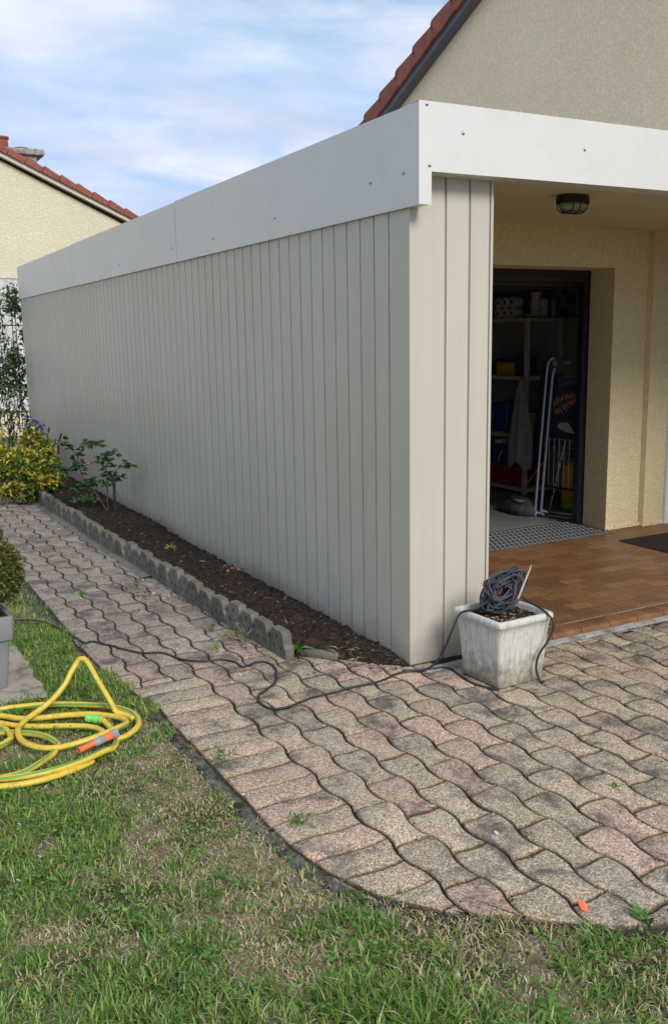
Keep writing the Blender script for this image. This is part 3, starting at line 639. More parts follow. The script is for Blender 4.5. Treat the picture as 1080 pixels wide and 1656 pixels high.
# entrance door in the main wall, right of the garage
ed = MB(); ed.box((XW-0.1205, 1.625, 0.031), (XW-0.0015, 1.698, 2.3), ch=0.003); ed.box((XW-0.0015, 1.60, 0.031), (XW+0.06, 1.652, 2.168)); ed.box((XW-0.045, 0.625, 0.031), (XW+0.06, 0.68, 2.168), ch=0.003); ed.box((XW-0.045, 0.681, 2.11), (XW+0.06, 1.599, 2.168), ch=0.003)
P0(ed.build('door_frame', 'white', hs), hs)
ed = MB(); ed.box((XW-0.02, 0.683, 0.036), (XW+0.03, 1.597, 2.108), ch=0.003); ed.box((XW-0.028, 0.80, 0.25), (XW-0.0205, 1.48, 0.95), ch=0.003); ed.box((XW-0.028, 0.80, 1.12), (XW-0.0205, 1.48, 1.95), ch=0.003)
dr_ = P0(ed.build('entrance_door', 'white', hs), hs)
ed = MB(); ed.tube([(XW-0.02, 0.75, 1.06), (XW-0.06, 0.75, 1.06), (XW-0.06, 0.86, 1.06)], 0.008, 8); ed.build('door_handle', 'silver', dr_)
s = MB()
s.box((0.60, 1.985, 0.0), (0.70, 7.5, 2.3)); s.box((3.98, 1.985, 0.0), (4.08, 7.5, 2.3)); s.box((0.70, 7.45, 0.0), (3.98, 7.55, 2.3)); s.box((0.70, 1.985, 2.301), (3.98, 7.45, 2.34)); s.box((3.55, 1.985, 0), (3.98, 2.02, 2.30))
P0(s.build('garage_interior_wall', 'gwall', hs), hs)
s = MB(); s.box((0.40, 1.985, 0.0), (0.599, 9.0, 2.34)); P0(s.build('side_wall', 'stucco_house', hs), hs)
# roof over the main house: ridge along X, the gable with its verge faces the camera
def sl(t, h, x, sg=1):
    y = 5.974-0.910*t+0.415*h; z = 4.018+0.415*t+0.910*h
    return Vector((x, y if sg > 0 else 4.0-y, z))
T1 = (5.974-2.0)/0.910
def slab(b, t0, t1, h0, h1, x0, x1):
    for sg in (1, -1):
        e = 0.0 if sg > 0 else 0.0
        V = [sl(t, h, x, sg) for x in (x0, x1) for t, h in ((t0, h0), (t1+h0*0.45, h0), (t1+h1*0.45, h1), (t0, h1))]
        b.add(V, [(0, 1, 2, 3), (7, 6, 5, 4), (0, 4, 5, 1), (1, 5, 6, 2), (2, 6, 7, 3), (3, 7, 4, 0)])
rf = MB(); slab(rf, -1.35, T1, 0.03, 0.09, 3.56, 13.0); P0(rf.build('roof', 'tile_roof', hs), hs)
tl = MB(); pt_ = 0.374; t0 = 1.244-pt_*7
for row in range(40):
    t = t0+row*pt_
    if t > T1: break
    j = random.uniform(-0.004, 0.004); tt = min(t+pt_, T1+0.06)
    P = [(t-0.012, -0.018+j), (tt-0.022, -0.006+j), (tt-0.008, 0.125+j), (tt-0.02, 0.130+j), (t+0.03, 0.172+j), (t-0.006, 0.168+j), (t-0.030, 0.145+j)]
    n = len(P)
    for sg in (1, -1):
        V = [sl(a, h, 3.455, sg) for a, h in P]+[sl(a, h, 3.485, sg) for a, h in P]
        tl.add(V, [tuple(range(n)), tuple(range(n, 2*n))[::-1]]+[(i, n+i, n+(i+1) % n, (i+1) % n) for i in range(n)])
        for c in range(4):
            x0_ = 3.4855+c*0.30; V = []
            prof_ = [(0, 0.12), (0.03, 0.142), (0.07, 0.146), (0.11, 0.128), (0.15, 0.10), (0.22, 0.096), (0.27, 0.10), (0.2995, 0.12)]
            for a_, e_ in ((t-0.02, 0.008), (tt+0.03, -0.022)):
                for xx_, h in prof_: V.append(sl(a_, h+e_, x0_+xx_, sg))
                for xx_, h in prof_[::-1]: V.append(sl(a_, h+e_-0.015, x0_+xx_, sg))
            k = 16; tl.add(V, [tuple(range(k)), tuple(range(k, 2*k))[::-1]]+[(i, k+i, k+(i+1) % k, (i+1) % k) for i in range(k)])
P0(tl.build('verge_tiles', 'tile_roof', hs, smooth=True, angle=30), hs)
vb = MB(); slab(vb, -1.35, T1, -0.064, 0.010, 3.487, 3.50); slab(vb, -1.35, T1, -0.078, -0.0645, 3.484, 3.599)
P0(vb.build('verge_board', 'anthra_l', hs), hs)

# ------------------------------------------------------------------ garage threshold and steel frame
th = MB(); th.box((0.96, 1.600, 0.0305), (2.905, 1.985, 0.0345)); th.box((0.96, 1.9855, 0.0185), (2.93, 2.12, 0.034))
dm = MB()
for i in range(46):
    for j in range(11):
        x = 0.99+i*0.0425+(0.021 if j % 2 else 0); y = 1.625+j*0.045
        if x > 2.88: continue
        a = 0.9 if (j % 2) else -0.9
        c_, s_ = math.cos(a), math.sin(a); V = []
        for z, k in ((0.0342, 1.0), (0.0368, 0.62)):
            for u, w in ((-0.019, 0), (0, -0.0085), (0.019, 0), (0, 0.0085)): V.append((x+(u*c_-w*s_)*k, y+(u*s_+w*c_)*k, z))
        dm.add(V, [(0, 1, 5, 4), (1, 2, 6, 5), (2, 3, 7, 6), (3, 0, 4, 7), (4, 5, 6, 7)])
tp = empty('threshold_plate', (1.9, 1.8, 0.03)); tag(tp, 'worn grey checker plate with raised lozenges laid across the garage threshold', 'floor plate')
P0(th.build('plate', 'alu', tp), tp); P0(dm.build('lozenge', 'alu2', tp), tp)  # lozenges take a paler colour than the plate so the pattern reads
MAT['greyd'] = mat('dull_steel', (0.05, 0.052, 0.055), rough=0.45, metal=0.5)
gd = empty('garage_door', (1.9, 2.0, 0.03)); tag(gd, 'black steel up-and-over garage door raised open inside the doorway', 'garage door')
s = MB(); s.box((2.895, 1.990, 0.0345), (2.965, 2.055, 2.02), ch=0.003); s.box((0.955, 1.990, 0.0345), (1.02, 2.055, 2.02), ch=0.003); s.box((1.02, 1.990, 1.935), (2.895, 2.055, 2.02), ch=0.003)
s.box((0.93, 1.9815, 1.99), (2.965, 1.9885, 2.06)); P0(s.build('frame', 'blackm', gd, smooth=True, angle=30), gd)
s = MB(); s.box((1.03, 2.06, 1.905), (2.885, 4.1, 1.93)); s.box((1.03, 2.056, 1.93), (2.885, 2.075, 1.945))
for k in range(8): s.box((1.05, 2.2+k*0.24, 1.890), (2.87, 2.23+k*0.24, 1.9045))
P0(s.build('door_panel', 'blackm', gd), gd)
s = MB(); s.box((2.905, 2.08, 1.89), (2.915, 4.2, 1.93)); P0(s.build('rail', 'greyd', gd), gd)

dmn = empty('doormat', (3.06, 1.10, 0.0302)); tag(dmn, 'dark brown ribbed doormat on the tiles before the white entrance door', 'doormat')
b = MB(); b.box((-0.34, -0.40, 0), (0.42, 0.26, 0.010), ch=0.003); b.build('border', 'mat_d', dmn)
b = MB()
for i in range(24): b.box((-0.315+i*0.0295, -0.375, 0.0102), (-0.295+i*0.0295, 0.235, 0.0145), ch=0.002)
b.build('pile', 'mat_d', dmn)

# ------------------------------------------------------------------ neighbour house
nb = empty('neighbour_house', (-1, 16, 0)); tag(nb, 'pale yellow rendered gable house with red roof tiles, far left behind the carport', 'house')
# gable: verge falls to the right; ridge is out of frame to the left
MAT['crb'] = mat('cream_verge_board', (0.70, 0.66, 0.55), rough=0.7)
NA = Vector((1.043, 0, 5.06)); NB_ = Vector((3.45, 0, 3.965)); nd = (NB_-NA).normalized(); nn = Vector((-nd.z, 0, nd.x)); nn = nn if nn.z > 0 else -nn
def nsl(t, h, y): q = NA+nd*t+nn*h; return Vector((q.x, y, q.z))
RG = nsl(-4.0, 0, 0); EV = nsl(3.6, 0, 0)
s = MB(); s.prism([(2*RG.x-EV.x, -0.02), (EV.x-0.2, -0.02), (EV.x-0.2, EV.z), (RG.x, RG.z-0.02), (2*RG.x-EV.x, EV.z)], 16.0, 16.3, axis='y')
s.box((EV.x-0.5, 16.3, 0), (EV.x-0.21, 25, EV.z-0.1)); s.box((2*RG.x-EV.x+0.01, 16.3, 0), (2*RG.x-EV.x+0.3, 25, EV.z-0.1))
P0(s.build('gable_wall', 'stucco_nb', nb), nb)
def nslab(b, t0, t1, h0, h1, y0, y1, mirror=True):
    V = [nsl(t, h, y) for y in (y0, y1) for t, h in ((t0, h0), (t1, h0), (t1, h1), (t0, h1))]
    F = [(0, 1, 2, 3), (7, 6, 5, 4), (0, 4, 5, 1), (1, 5, 6, 2), (2, 6, 7, 3), (3, 7, 4, 0)]
    b.add(V, F)
    if mirror: b.add([Vector((2*RG.x-v.x, v.y, v.z)) for v in V], F)
s = MB(); nslab(s, -4.0, 3.9, 0.0, 0.07, 15.86, 16.0); P0(s.build('verge_board', 'crb', nb), nb)
s = MB(); nslab(s, -4.0, 3.95, 0.075, 0.12, 15.95, 25.0); P0(s.build('roof', 'tile_roof', nb), nb)
s = MB(); pt = 0.345; t = -0.62+0.02-pt*10
while t < 3.9:
    for sg in (0, 1):
        V = [nsl(a, h, y) for y in (15.80, 16.15) for a, h in ((t, 0.075), (t+pt-0.012, 0.072), (t+pt-0.006, 0.165), (t, 0.205))]
        if sg: V = [Vector((2*RG.x-v.x, v.y, v.z)) for v in V]
        s.add(V, [(0, 1, 2, 3), (7, 6, 5, 4), (0, 4, 5, 1), (1, 5, 6, 2), (2, 6, 7, 3), (3, 7, 4, 0)])
    t += pt
P0(s.build('verge_tiles', 'tile_roof', nb), nb)
s = MB(); s.box((1.10, 17.0, 4.7), (1.95, 17.8, 5.32)); s.box((1.02, 16.93, 5.32), (2.10, 17.87, 5.44), ch=0.02)
ch = P0(s.build('chimney', 'conc_l', nb), nb)
s = MB(); s.box((1.25, 17.05, 4.7), (2.0, 17.55, 5.30)); 
for (x, y, z, h) in ((1.32, 17.25, 5.44, 0.24), (1.72, 17.35, 5.44, 0.07)):
    c_ = MB(); c_.lathe([(0.12, 0), (0.13, 0.02), (0.125, h-0.05), (0.15, h-0.04), (0.15, h), (0.10, h)], (x, y, z), 16); q = c_.build('chimney_pot', 'tile_roof', ch, smooth=True, angle=40)
s = MB(); s.box((-7.0, 13.0, 0.42), (3.2, 13.25, 2.60)); s.box((-7.02, 12.985, 2.601), (3.22, 13.27, 2.62)); s.box((-7.0, 12.97, 0.395), (3.2, 12.999, 0.425))
gw = empty('garden_wall', (-1, 13.1, 0)); tag(gw, 'weathered white rendered garden wall with a cream foot behind the climbing plant', 'wall')
P0(s.build('wall', 'white_nb', gw), gw)
s = MB(); s.box((-7.0, 12.99, -0.02), (3.2, 13.24, 0.394)); P0(s.build('wall_foot', 'stucco_nb', gw), gw)

# ------------------------------------------------------------------ flower bed
sb = MB(); NXS, NYS = 26, 420; V = []
def bedx(y): return -0.44-0.045*min(1, max(0, (y-0.3)/1.5))-0.05*min(1, max(0, (y-1.8)/3))
def bedl(y):      # left edge of the soil, tapering to a point at the carport corner
    return bedx(y) if y > 0.40 else (-0.93*(y+0.03)+0.012*nz(y, 0, 16) if y < 0.37 else -0.372+(bedx(0.4)+0.372)*(y-0.37)/0.03)
def soilz(x, y):
    bx = bedl(y); u = (x-bx)/(0.012-bx); e = min(1, max(0, (y+0.02)/0.55))
    hgt = 0.085*math.sin(math.pi*min(1, max(0, 0.30+0.7*u)))*e + 0.022*min(1, e*2.5)
    n_ = 0.020*nz(x, y, 9)+0.012*nz(x, y, 26)+0.007*nz(x, y, 60)
    if y > 3.6: hgt += 0.02
    hump = 0.055*math.exp(-((y-1.75)/0.28)**2-((x+0.22)/0.10)**2) + 0.05*math.exp(-((y-3.6)/0.35)**2-((x+0.2)/0.12)**2)
    z = hgt + hump + n_*(0.35+0.65*e) - 0.004
    if y < 0.45: q_ = min(1, max(0, u/0.28)); q_ = q_*q_*(3-2*q_); z = z*q_-0.006*(1-q_)
    return z
for j in range(NYS+1):
    y = -0.03+8.6*j/NYS
    for i in range(NXS+1):
        bx = bedl(y)
        x = bx+(0.012-bx)*i/NXS; V.append((x, y, soilz(x, y)))
sb.add(V, [(j*(NXS+1)+i, j*(NXS+1)+i+1, (j+1)*(NXS+1)+i+1, (j+1)*(NXS+1)+i) for j in range(NYS) for i in range(NXS)])
tag(sb.build('soil_bed', 'soil', smooth=True, fix=False), kind='structure')
# mulch, crumbs and twigs
cV = []; cF = []; cC = []; n = 9000
mb = MB()
def crumbs(n, fx, smin, smax, pal, b, cols):
    for _ in range(n):
        x, y, z = fx(); s_ = random.uniform(smin, smax)*(1 if random.random() < 0.85 else 1.8); flat = random.uniform(0.3, 0.9); el = random.choice((1, 1, 1.5, 3.2))
        a = random.uniform(0, 6.28); t_ = random.uniform(-0.4, 0.4)
        Mx = Matrix.Translation((x, y, z+s_*0.3)) @ Matrix.Rotation(a, 4, 'Z') @ Matrix.Rotation(t_, 4, 'Y')
        P = [Mx @ Vector(p) for p in ((s_*el, 0, 0), (0, s_*0.8, 0), (-s_*el*0.9, 0, 0), (0, -s_*0.7, 0), (s_*0.1, 0, s_*flat), (0, 0, -s_*flat*0.5))]
        b.add(P, [(0, 1, 4), (1, 2, 4), (2, 3, 4), (3, 0, 4), (1, 0, 5), (2, 1, 5), (3, 2, 5), (0, 3, 5)])
        c = random.choice(pal); k = random.uniform(0.7, 1.3); cols += [(c[0]*k, c[1]*k, c[2]*k, 1)]*6
PAL = [(0.032, 0.025, 0.020)]*10+[(0.052, 0.040, 0.032)]*5+[(0.09, 0.065, 0.05), (0.20, 0.15, 0.11)]
mcols = []
def fsoil():
    y = 0.0+6.2*random.random()**1.25; bx = bedl(y); x = random.uniform(bx+0.01, 0.0)
    return x, y, soilz(x, y)
crumbs(13000, fsoil, 0.0018, 0.0062, PAL, mb, mcols)
tag(mb.build('mulch', 'chip', cols=mcols, fix=False), 'dark crumbly mulch and twigs on the flower bed soil', 'mulch', kind='stuff')
mb = MB(); mcols = []
def fdeb():
    r_ = random.random()
    if r_ < 0.35: y = random.uniform(0.3, 6.0); x = bedx(y)-0.06-abs(random.gauss(0, 0.05))
    elif r_ < 0.5: x = random.gauss(-0.72, 0.06); y = random.gauss(2.0, 0.25)
    elif r_ < 0.62: y = random.uniform(-0.02, 0.4); x = random.uniform(-0.5, -0.05)
    elif r_ < 0.75: x = random.uniform(-1.3, 3); y = random.uniform(-2.1, 0)
    else: x = random.uniform(-1.2, 0.4); y = -1.92-0.42*(x+1.0)/1.4*0.9+random.gauss(0, 0.06)+0.25*max(0, -0.9-x)
    return x, y, 0.002
crumbs(2600, fdeb, 0.0012, 0.0042, PAL+[(0.3, 0.24, 0.16)]*3+[(0.22, 0.19, 0.15)]*3, mb, mcols)
tag(mb.build('debris', 'chip', cols=mcols, fix=False), 'fine crumbs of soil and dry bits swept over the paving', 'debris', kind='stuff')

# concrete edging units: each a strip of pegs with dark diamonds painted for the shade in three small holes
def edging(x0, y0, x1, y1, n, seedv, label):
    rs = random.Random(seedv); a = Vector((x0, y0, 0)); b_ = Vector((x1, y1, 0)); dr = (b_-a).normalized(); pr = Vector((dr.y, -dr.x, 0))  # pr points to -x side? fixed below
    if pr.x > 0: pr = -pr
    root = empty('edging_unit', a); tag(root, label, 'bed edging', 'concrete edging units along the flower bed')
    st = (b_-a).length/n; body = MB(); holes = MB()
    for k in range(n):
        c = dr*(k*st+st/2); w = st*0.482; h = 0.140+rs.uniform(-0.009, 0.009); tilt = rs.uniform(-0.06, 0.06); th_ = 0.024
        off = rs.uniform(-0.003, 0.003)
        P = [(-w, -0.03), (w, -0.03), (w, 0.055), (w*0.80, 0.072), (w*0.80, h-0.022), (w*0.60, h), (-w*0.60, h), (-w*0.80, h-0.022), (-w*0.80, 0.072), (-w, 0.055)]
        def pos(u, z, dpt): return c+dr*u+pr*(dpt+off-tilt*z*2)+Vector((0, 0, z))
        m = len(P); ins = [(u*0.955, z*0.975 if z > 0.06 else z) for u, z in P]
        V = [pos(u, z, th_) for u, z in ins]+[pos(u, z, th_-0.006) for u, z in P]+[pos(u, z, -th_+0.006) for u, z in P]+[pos(u, z, -th_) for u, z in ins]
        F = [tuple(range(m)), tuple(range(3*m, 4*m))[::-1]]
        for q in range(3): F += [(q*m+i, q*m+(i+1) % m, (q+1)*m+(i+1) % m, (q+1)*m+i) for i in range(m)]
        body.add(V, F)
        for (u, z) in ((0, h-0.036), (-w*0.42, 0.048), (w*0.42, 0.048)):
            V = [pos(u+du, z+dz_, th_+0.0008) for du, dz_ in ((-0.010, 0), (0, -0.015), (0.010, 0), (0, 0.015))]
            V += [v-pr*0.004 for v in V]
            holes.add(V, [(0, 1, 2, 3), (7, 6, 5, 4), (0, 4, 5, 1), (1, 5, 6, 2), (2, 6, 7, 3), (3, 7, 4, 0)])
    body.add(holes.v, holes.f, 1); body.build('peg_strip', ['conc', 'dark'], root, smooth=True, angle=35)
EY = [(-0.455, 0.365), (-0.492, 1.265), (-0.518, 2.165), (-0.545, 3.07), (-0.560, 3.97), (-0.575, 4.87), (-0.585, 5.77)]
WH = ['nearest concrete edging unit, its end beside the green weed tuft', 'second concrete edging unit from the near end of the flower bed', 'third concrete edging unit, just before the step in the border row', 'concrete edging unit just past the step in the border row', 'concrete edging unit in front of the flowering bush and its stake', 'farthest concrete edging unit, ending under the yellow variegated shrub']
for i in range(6):
    (xa, ya), (xb, yb) = EY[i], EY[i+1]; g_ = 0.006; o_ = -0.012 if i >= 3 else 0
    edging(xa+o_, ya+g_, xb+o_, yb-g_, 5, 30+i, WH[i])

# concrete haunch along the foot of the edging
hb = MB(); V = []
for i in range(60):
    y = 2.3+3.5*i/59; bx = -0.508-0.0195*(y-2.3)
    for u, z in ((-0.105, -0.003), (-0.095, 0.008), (-0.055, 0.012), (-0.02, 0.012)): V.append((bx+u+0.006*nz(0, y, 6, u), y, z))
hb.add(V, [(i*4+k, i*4+k+1, (i+1)*4+k+1, (i+1)*4+k) for i in range(59) for k in range(3)])
tag(hb.build('edging_haunch', 'conc', smooth=True), kind='structure')
# broken stone half buried at the end of the bed
b = MB(); b.box((-0.10, -0.02, 0), (0.10, 0.022, 0.035), ch=0.008); o = b.build('stone_offcut', 'conc', smooth=True, angle=40, loc=(-0.315, 0.335, 0.0)); o.rotation_euler = (0.05, 0.04, R_(-50)); tag(o, 'short mossy stone offcut half buried at the near end of the bed', 'stone')

# ------------------------------------------------------------------ white planter with cable coil
wp = empty('white_planter', (0.292, -0.325, 0.0), R_(3)); tag(wp, 'weathered white square concrete planter at the corner of the carport', 'planter')
def sqring(h, z, n=6, cr=0.02):
    o = []
    for cx_, cy_, a0 in ((1, 1, 0), (-1, 1, 90), (-1, -1, 180), (1, -1, 270)):
        for k in range(n):
            a = R_(a0+90*k/(n-1)); o.append(Vector((cx_*(h-cr)+cr*math.cos(a), cy_*(h-cr)+cr*math.sin(a), z)))
    return o
b = MB(); rings = [sqring(0.122, 0.0), sqring(0.131, 0.006)]
for i in range(1, 12): rings.append(sqring(0.132+0.020*(i/12)**1.3, 0.006+0.272*i/12))
rings += [sqring(0.154, 0.283), sqring(0.161, 0.288), sqring(0.164, 0.298), sqring(0.162, 0.314), sqring(0.157, 0.318), sqring(0.144, 0.317, cr=0.015), sqring(0.140, 0.310, cr=0.012), sqring(0.134, 0.262, cr=0.01)]
loft(b, rings)
for v in range(len(b.v)):
    x, y, z = b.v[v]; k = 1+0.006*nz(x, y, 20, z*20); b.v[v] = (x*k, y*k, z)
b.build('body', 'wpot', wp, smooth=True, angle=50)
b = MB(); V = []; n = 22
for j in range(n+1):
    for i in range(n+1):
        x = -0.137+0.274*i/n; y = -0.137+0.274*j/n; V.append((x, y, 0.288+0.012*nz(x, y, 18)+0.006*nz(x, y, 50)))
b.add(V, [(j*(n+1)+i, j*(n+1)+i+1, (j+1)*(n+1)+i+1, (j+1)*(n+1)+i) for j in range(n) for i in range(n)]); b.build('potting_soil', 'soil', wp, smooth=True)
mb = MB(); mcols = []
crumbs(1100, lambda: (random.uniform(-0.13, 0.13), random.uniform(-0.13, 0.13), 0.293), 0.002, 0.005, PAL+[(0.45, 0.36, 0.22)]*2+[(0.2, 0.13, 0.08)]*3, mb, mcols); q = mb.build('mulch', 'chip', wp, cols=mcols, fix=False); q['kind'] = 'stuff'

ec = empty('extension_cord', (0.26, -0.30, 0.0)); tag(ec, 'long black rubber cable snaking over the paving and coiled on the white planter', 'cable')
CR = 0.0052
b = MB()
g3 = []      # strand across the paving, lawn edge to planter (ground points)
for x, y in [(-1.72, 1.86), (-1.60, 1.80), (-1.50, 1.74), (-1.40, 1.66), (-1.345, 1.52), (-1.315, 1.38), (-1.290, 1.25), (-1.268, 1.14)]: g3.append((x, y, 0.010))
g3 += [(x, y, 0.0055) for x, y in [(-1.226, 1.156), (-1.183, 1.072), (-1.149, 1.017), (-1.127, 0.959), (-1.064, 0.844), (-0.968, 0.785), (-0.91, 0.634), (-0.82, 0.548), (-0.75, 0.537), (-0.706, 0.47), (-0.702, 0.396), (-0.675, 0.39), (-0.613, 0.413), (-0.575, 0.381), (-0.57, 0.307), (-0.601, 0.22), (-0.658, 0.116), (-0.719, 0.064), (-0.771, 0.027), (-0.799, -0.022), (-0.811, -0.095), (-0.798, -0.142), (-0.754, -0.161), (-0.684, -0.155), (-0.606, -0.129), (-0.535, -0.122), (-0.464, -0.122), (-0.39, -0.115), (-0.317, -0.115), (-0.233, -0.112), (-0.143, -0.074), (-0.081, -0.065), (-0.03, -0.085)]]
g3 += [(-0.005, -0.13, 0.02), (0.02, -0.188, 0.073), (0.04, -0.203, 0.119), (0.055, -0.221, 0.169), (0.058, -0.235, 0.205), (0.070, -0.246, 0.245), (0.088, -0.25, 0.286), (0.108, -0.262, 0.316), (0.128, -0.283, 0.327), (0.16, -0.31, 0.340), (0.205, -0.33, 0.372)]
G3 = cat(g3, 7)
G3 = [p+Vector((0.006*nz(p.x, p.y, 14, 3), 0.006*nz(p.x, p.y, 14, 8), 0.0015*abs(nz(p.x, p.y, 11, 5)))) for p in G3]
b.tube(G3, CR, 8)
b.tube(cat([(-0.075, -0.05, 0.006), (0.008, -0.079, 0.0055), (0.062, -0.098, 0.006), (0.110, -0.105, 0.006), (0.138, -0.135, 0.006), (0.128, -0.20, 0.0055), (0.118, -0.27, 0.0055), (0.115, -0.36, 0.005), (0.16, -0.47, 0.005)], 6), CR, 8)
b.tube(cat([(0.33, -0.30, 0.400), (0.372, -0.33, 0.382), (0.400, -0.375, 0.350), (0.412, -0.44, 0.333), (0.415, -0.485, 0.318), (0.425, -0.512, 0.285), (0.419, -0.512, 0.240), (0.395, -0.508, 0.195), (0.368, -0.492, 0.145), (0.355, -0.487, 0.095), (0.356, -0.490, 0.055), (0.372, -0.498, 0.015), (0.40, -0.49, 0.0055)], 6), CR, 8)
b.tube(cat([(0.23, -0.35, 0.43), (0.28, -0.36, 0.452), (0.34, -0.34, 0.450), (0.39, -0.31, 0.43), (0.43, -0.265, 0.38), (0.452, -0.235, 0.338), (0.455, -0.225, 0.324), (0.475, -0.21, 0.29), (0.478, -0.20, 0.24)], 6), CR, 8)
P0(b.build('strand', 'cable', ec, smooth=True), ec)
b = MB(); rs = random.Random(5)
cc = Vector((0.302, -0.305, 0.402))
ax0 = Vector((-0.35, -0.75, 0.50)).normalized()
for i in range(42):
    ax = (ax0+Vector((rs.gauss(0, 0.30), rs.gauss(0, 0.26), rs.gauss(0, 0.24)))).normalized()
    u = ax.orthogonal().normalized(); ua = Vector((0.66, 0.10, 0.40)); u = (ua-ax*ua.dot(ax)).normalized(); w = ax.cross(u)
    ra = rs.uniform(0.072, 0.122); rb = rs.uniform(0.022, 0.080); cen = cc+ax*rs.uniform(-0.030, 0.034)+Vector((rs.gauss(0, 0.008), rs.gauss(0, 0.008), rs.gauss(0, 0.006)))
    ph = [rs.uniform(0, 6.28) for _ in range(3)]; pts = []
    for k in range(28):
        a = 2*math.pi*k/28; wob = 1+0.06*math.sin(2*a+ph[0])+0.04*math.sin(3*a+ph[1])
        p_ = cen+u*math.cos(a)*ra*wob+w*math.sin(a)*rb*wob+ax*0.010*math.sin(2*a+ph[2])
        if p_.z < 0.303: p_.z = 0.303+(0.303-p_.z)*0.12
        pts.append(p_)
    b.tube(pts, 0.0046, 7, True)
for i in range(3):      # turns wrapped round the waist of the hank
    ax = Vector((0.6, 0.45, 0.3)).normalized(); ax = (ax+Vector((rs.gauss(0, .15), rs.gauss(0, .15), rs.gauss(0, .15)))).normalized(); u = ax.orthogonal().normalized(); w = ax.cross(u); pts = []
    cen = cc+ax*(-0.02+0.009*i)+Vector((0, 0, 0.008)); ra = rs.uniform(0.048, 0.058)
    for k in range(22):
        a = 2*math.pi*k/22; p_ = cen+u*math.cos(a)*ra+w*math.sin(a)*ra*0.85
        if p_.z < 0.300: p_.z = 0.300
        pts.append(p_)
    b.tube(pts, 0.0046, 7, True)
P0(b.build('coil', 'cable2', ec, smooth=True), ec)  # same cable as the strand, in a paler copy of its colour
b = MB(); b.tube([(0.285, -0.435, 0.395), (0.415, -0.355, 0.490), (0.44, -0.338, 0.508)], [0.0042, 0.0045, 0.003], 8); tag(b.build('bamboo_stick', 'bamboo', smooth=True), 'short pale bamboo stick poking up through the black cable coil', 'stick')
b = MB(); b.box((-0.010, -0.003, 0.0), (0.008, 0.003, 0.028), ch=0.002); b.box((-0.0115, -0.0045, 0.010), (0.0095, 0.0045, 0.017), mi=1, ch=0.002); b.tube([(0, 0, 0.0), (0, 0, -0.09)], 0.002, 6)
o = b.build('plant_tag', ['pink', 'print_l'], loc=(0.258, -0.225, 0.408)); o.rotation_euler = (0.1, 0.25, 0.3); tag(o, 'small pink plant tag behind the cable coil in the white planter', 'plant tag')

# ------------------------------------------------------------------ garden hose
hz_ = empty('garden_hose', (-1.6, 0.05, 0)); tag(hz_, 'long yellow hose with a green stripe lying in loose loops on the lawn', 'hose')
HR = 0.0125
def hose(b, cols, pts, tw=0.0, r=HR):
    P = cat(pts, 8); n = 16; m = len(P); T = []
    for i in range(m):
        t = P[min(m-1, i+1)]-P[max(0, i-1)]; T.append(t.normalized())
    u = Vector((0, 0, 1)); V = []
    for i in range(m):
        u = (u-T[i]*u.dot(T[i])).normalized(); w = T[i].cross(u)
        for k in range(n):
            a = 2*math.pi*k/n+tw+0.9*math.sin(i*0.045); V.append(P[i]+(u*math.cos(a)+w*math.sin(a))*r)
            cols.append((0.09, 0.33, 0.06, 1) if k in (2, 3, 10, 11) else (0.72, 0.50, 0.055, 1))
    F = [(i*n+k, i*n+(k+1) % n, (i+1)*n+(k+1) % n, (i+1)*n+k) for i in range(m-1) for k in range(n)]
    b.add(V, F+[tuple(range(n))[::-1], tuple(range((m-1)*n, m*n))])
def gz(pts, z=0.016, dz=None): return [(x, y, z if dz is None else dz[i]) for i, (x, y) in enumerate(pts)]
b = MB(); hc = []
A = [(-1.46, -0.150), (-1.409, -0.13), (-1.353, -0.072), (-1.328, -0.008), (-1.327, 0.074), (-1.357, 0.152), (-1.41, 0.218), (-1.488, 0.282), (-1.59, 0.348), (-1.697, 0.388), (-1.806, 0.41), (-1.892, 0.392), (-1.99, 0.33), (-2.05, 0.2), (-2.05, 0.03), (-1.947, -0.013), (-1.866, 0.029), (-1.831, 0.059), (-1.814, 0.094), (-1.824, 0.198), (-1.874, 0.252)]
hose(b, hc, gz(A, 0.018), 0.6)
Bg = [(-1.34, 0.02, 0.018), (-1.36, 0.065, 0.022), (-1.39, 0.096, 0.03)]
ARCH = [(-1.391, 0.095, 0.02), (-1.402, 0.11, 0.057), (-1.417, 0.15, 0.097), (-1.437, 0.22, 0.151), (-1.449, 0.275, 0.191), (-1.461, 0.295, 0.210), (-1.470, 0.304, 0.214), (-1.483, 0.31, 0.209), (-1.496, 0.31, 0.193), (-1.521, 0.30, 0.166), (-1.55, 0.285, 0.128), (-1.59, 0.27, 0.092), (-1.637, 0.245, 0.067), (-1.674, 0.235, 0.050), (-1.705, 0.22, 0.040), (-1.734, 0.20, 0.034), (-1.759, 0.165, 0.031)]
B2 = [(-1.781, 0.119, 0.030), (-1.785, 0.022, 0.024), (-1.745, -0.066, 0.022), (-1.678, -0.117, 0.024), (-1.588, -0.134, 0.034), (-1.5, -0.118, 0.04), (-1.422, -0.074, 0.036), (-1.381, -0.024, 0.024), (-1.383, 0.041, 0.020), (-1.427, 0.109, 0.018), (-1.494, 0.165, 0.018), (-1.592, 0.206, 0.018), (-1.671, 0.229, 0.017), (-1.747, 0.265, 0.017), (-1.817, 0.34, 0.017), (-1.90, 0.37, 0.017), (-2.0, 0.30, 0.017), (-2.02, 0.12, 0.030), (-1.95, 0.05, 0.034), (-1.918, 0.2, 0.017)]
hose(b, hc, Bg+ARCH[1:]+B2, -0.5)
C = [(-2.0, 0.35), (-1.9, 0.325), (-1.829, 0.265), (-1.77, 0.198), (-1.688, 0.142), (-1.59, 0.091), (-1.523, 0.044), (-1.491, -0.006), (-1.485, -0.07), (-1.52, -0.13), (-1.59, -0.16)]
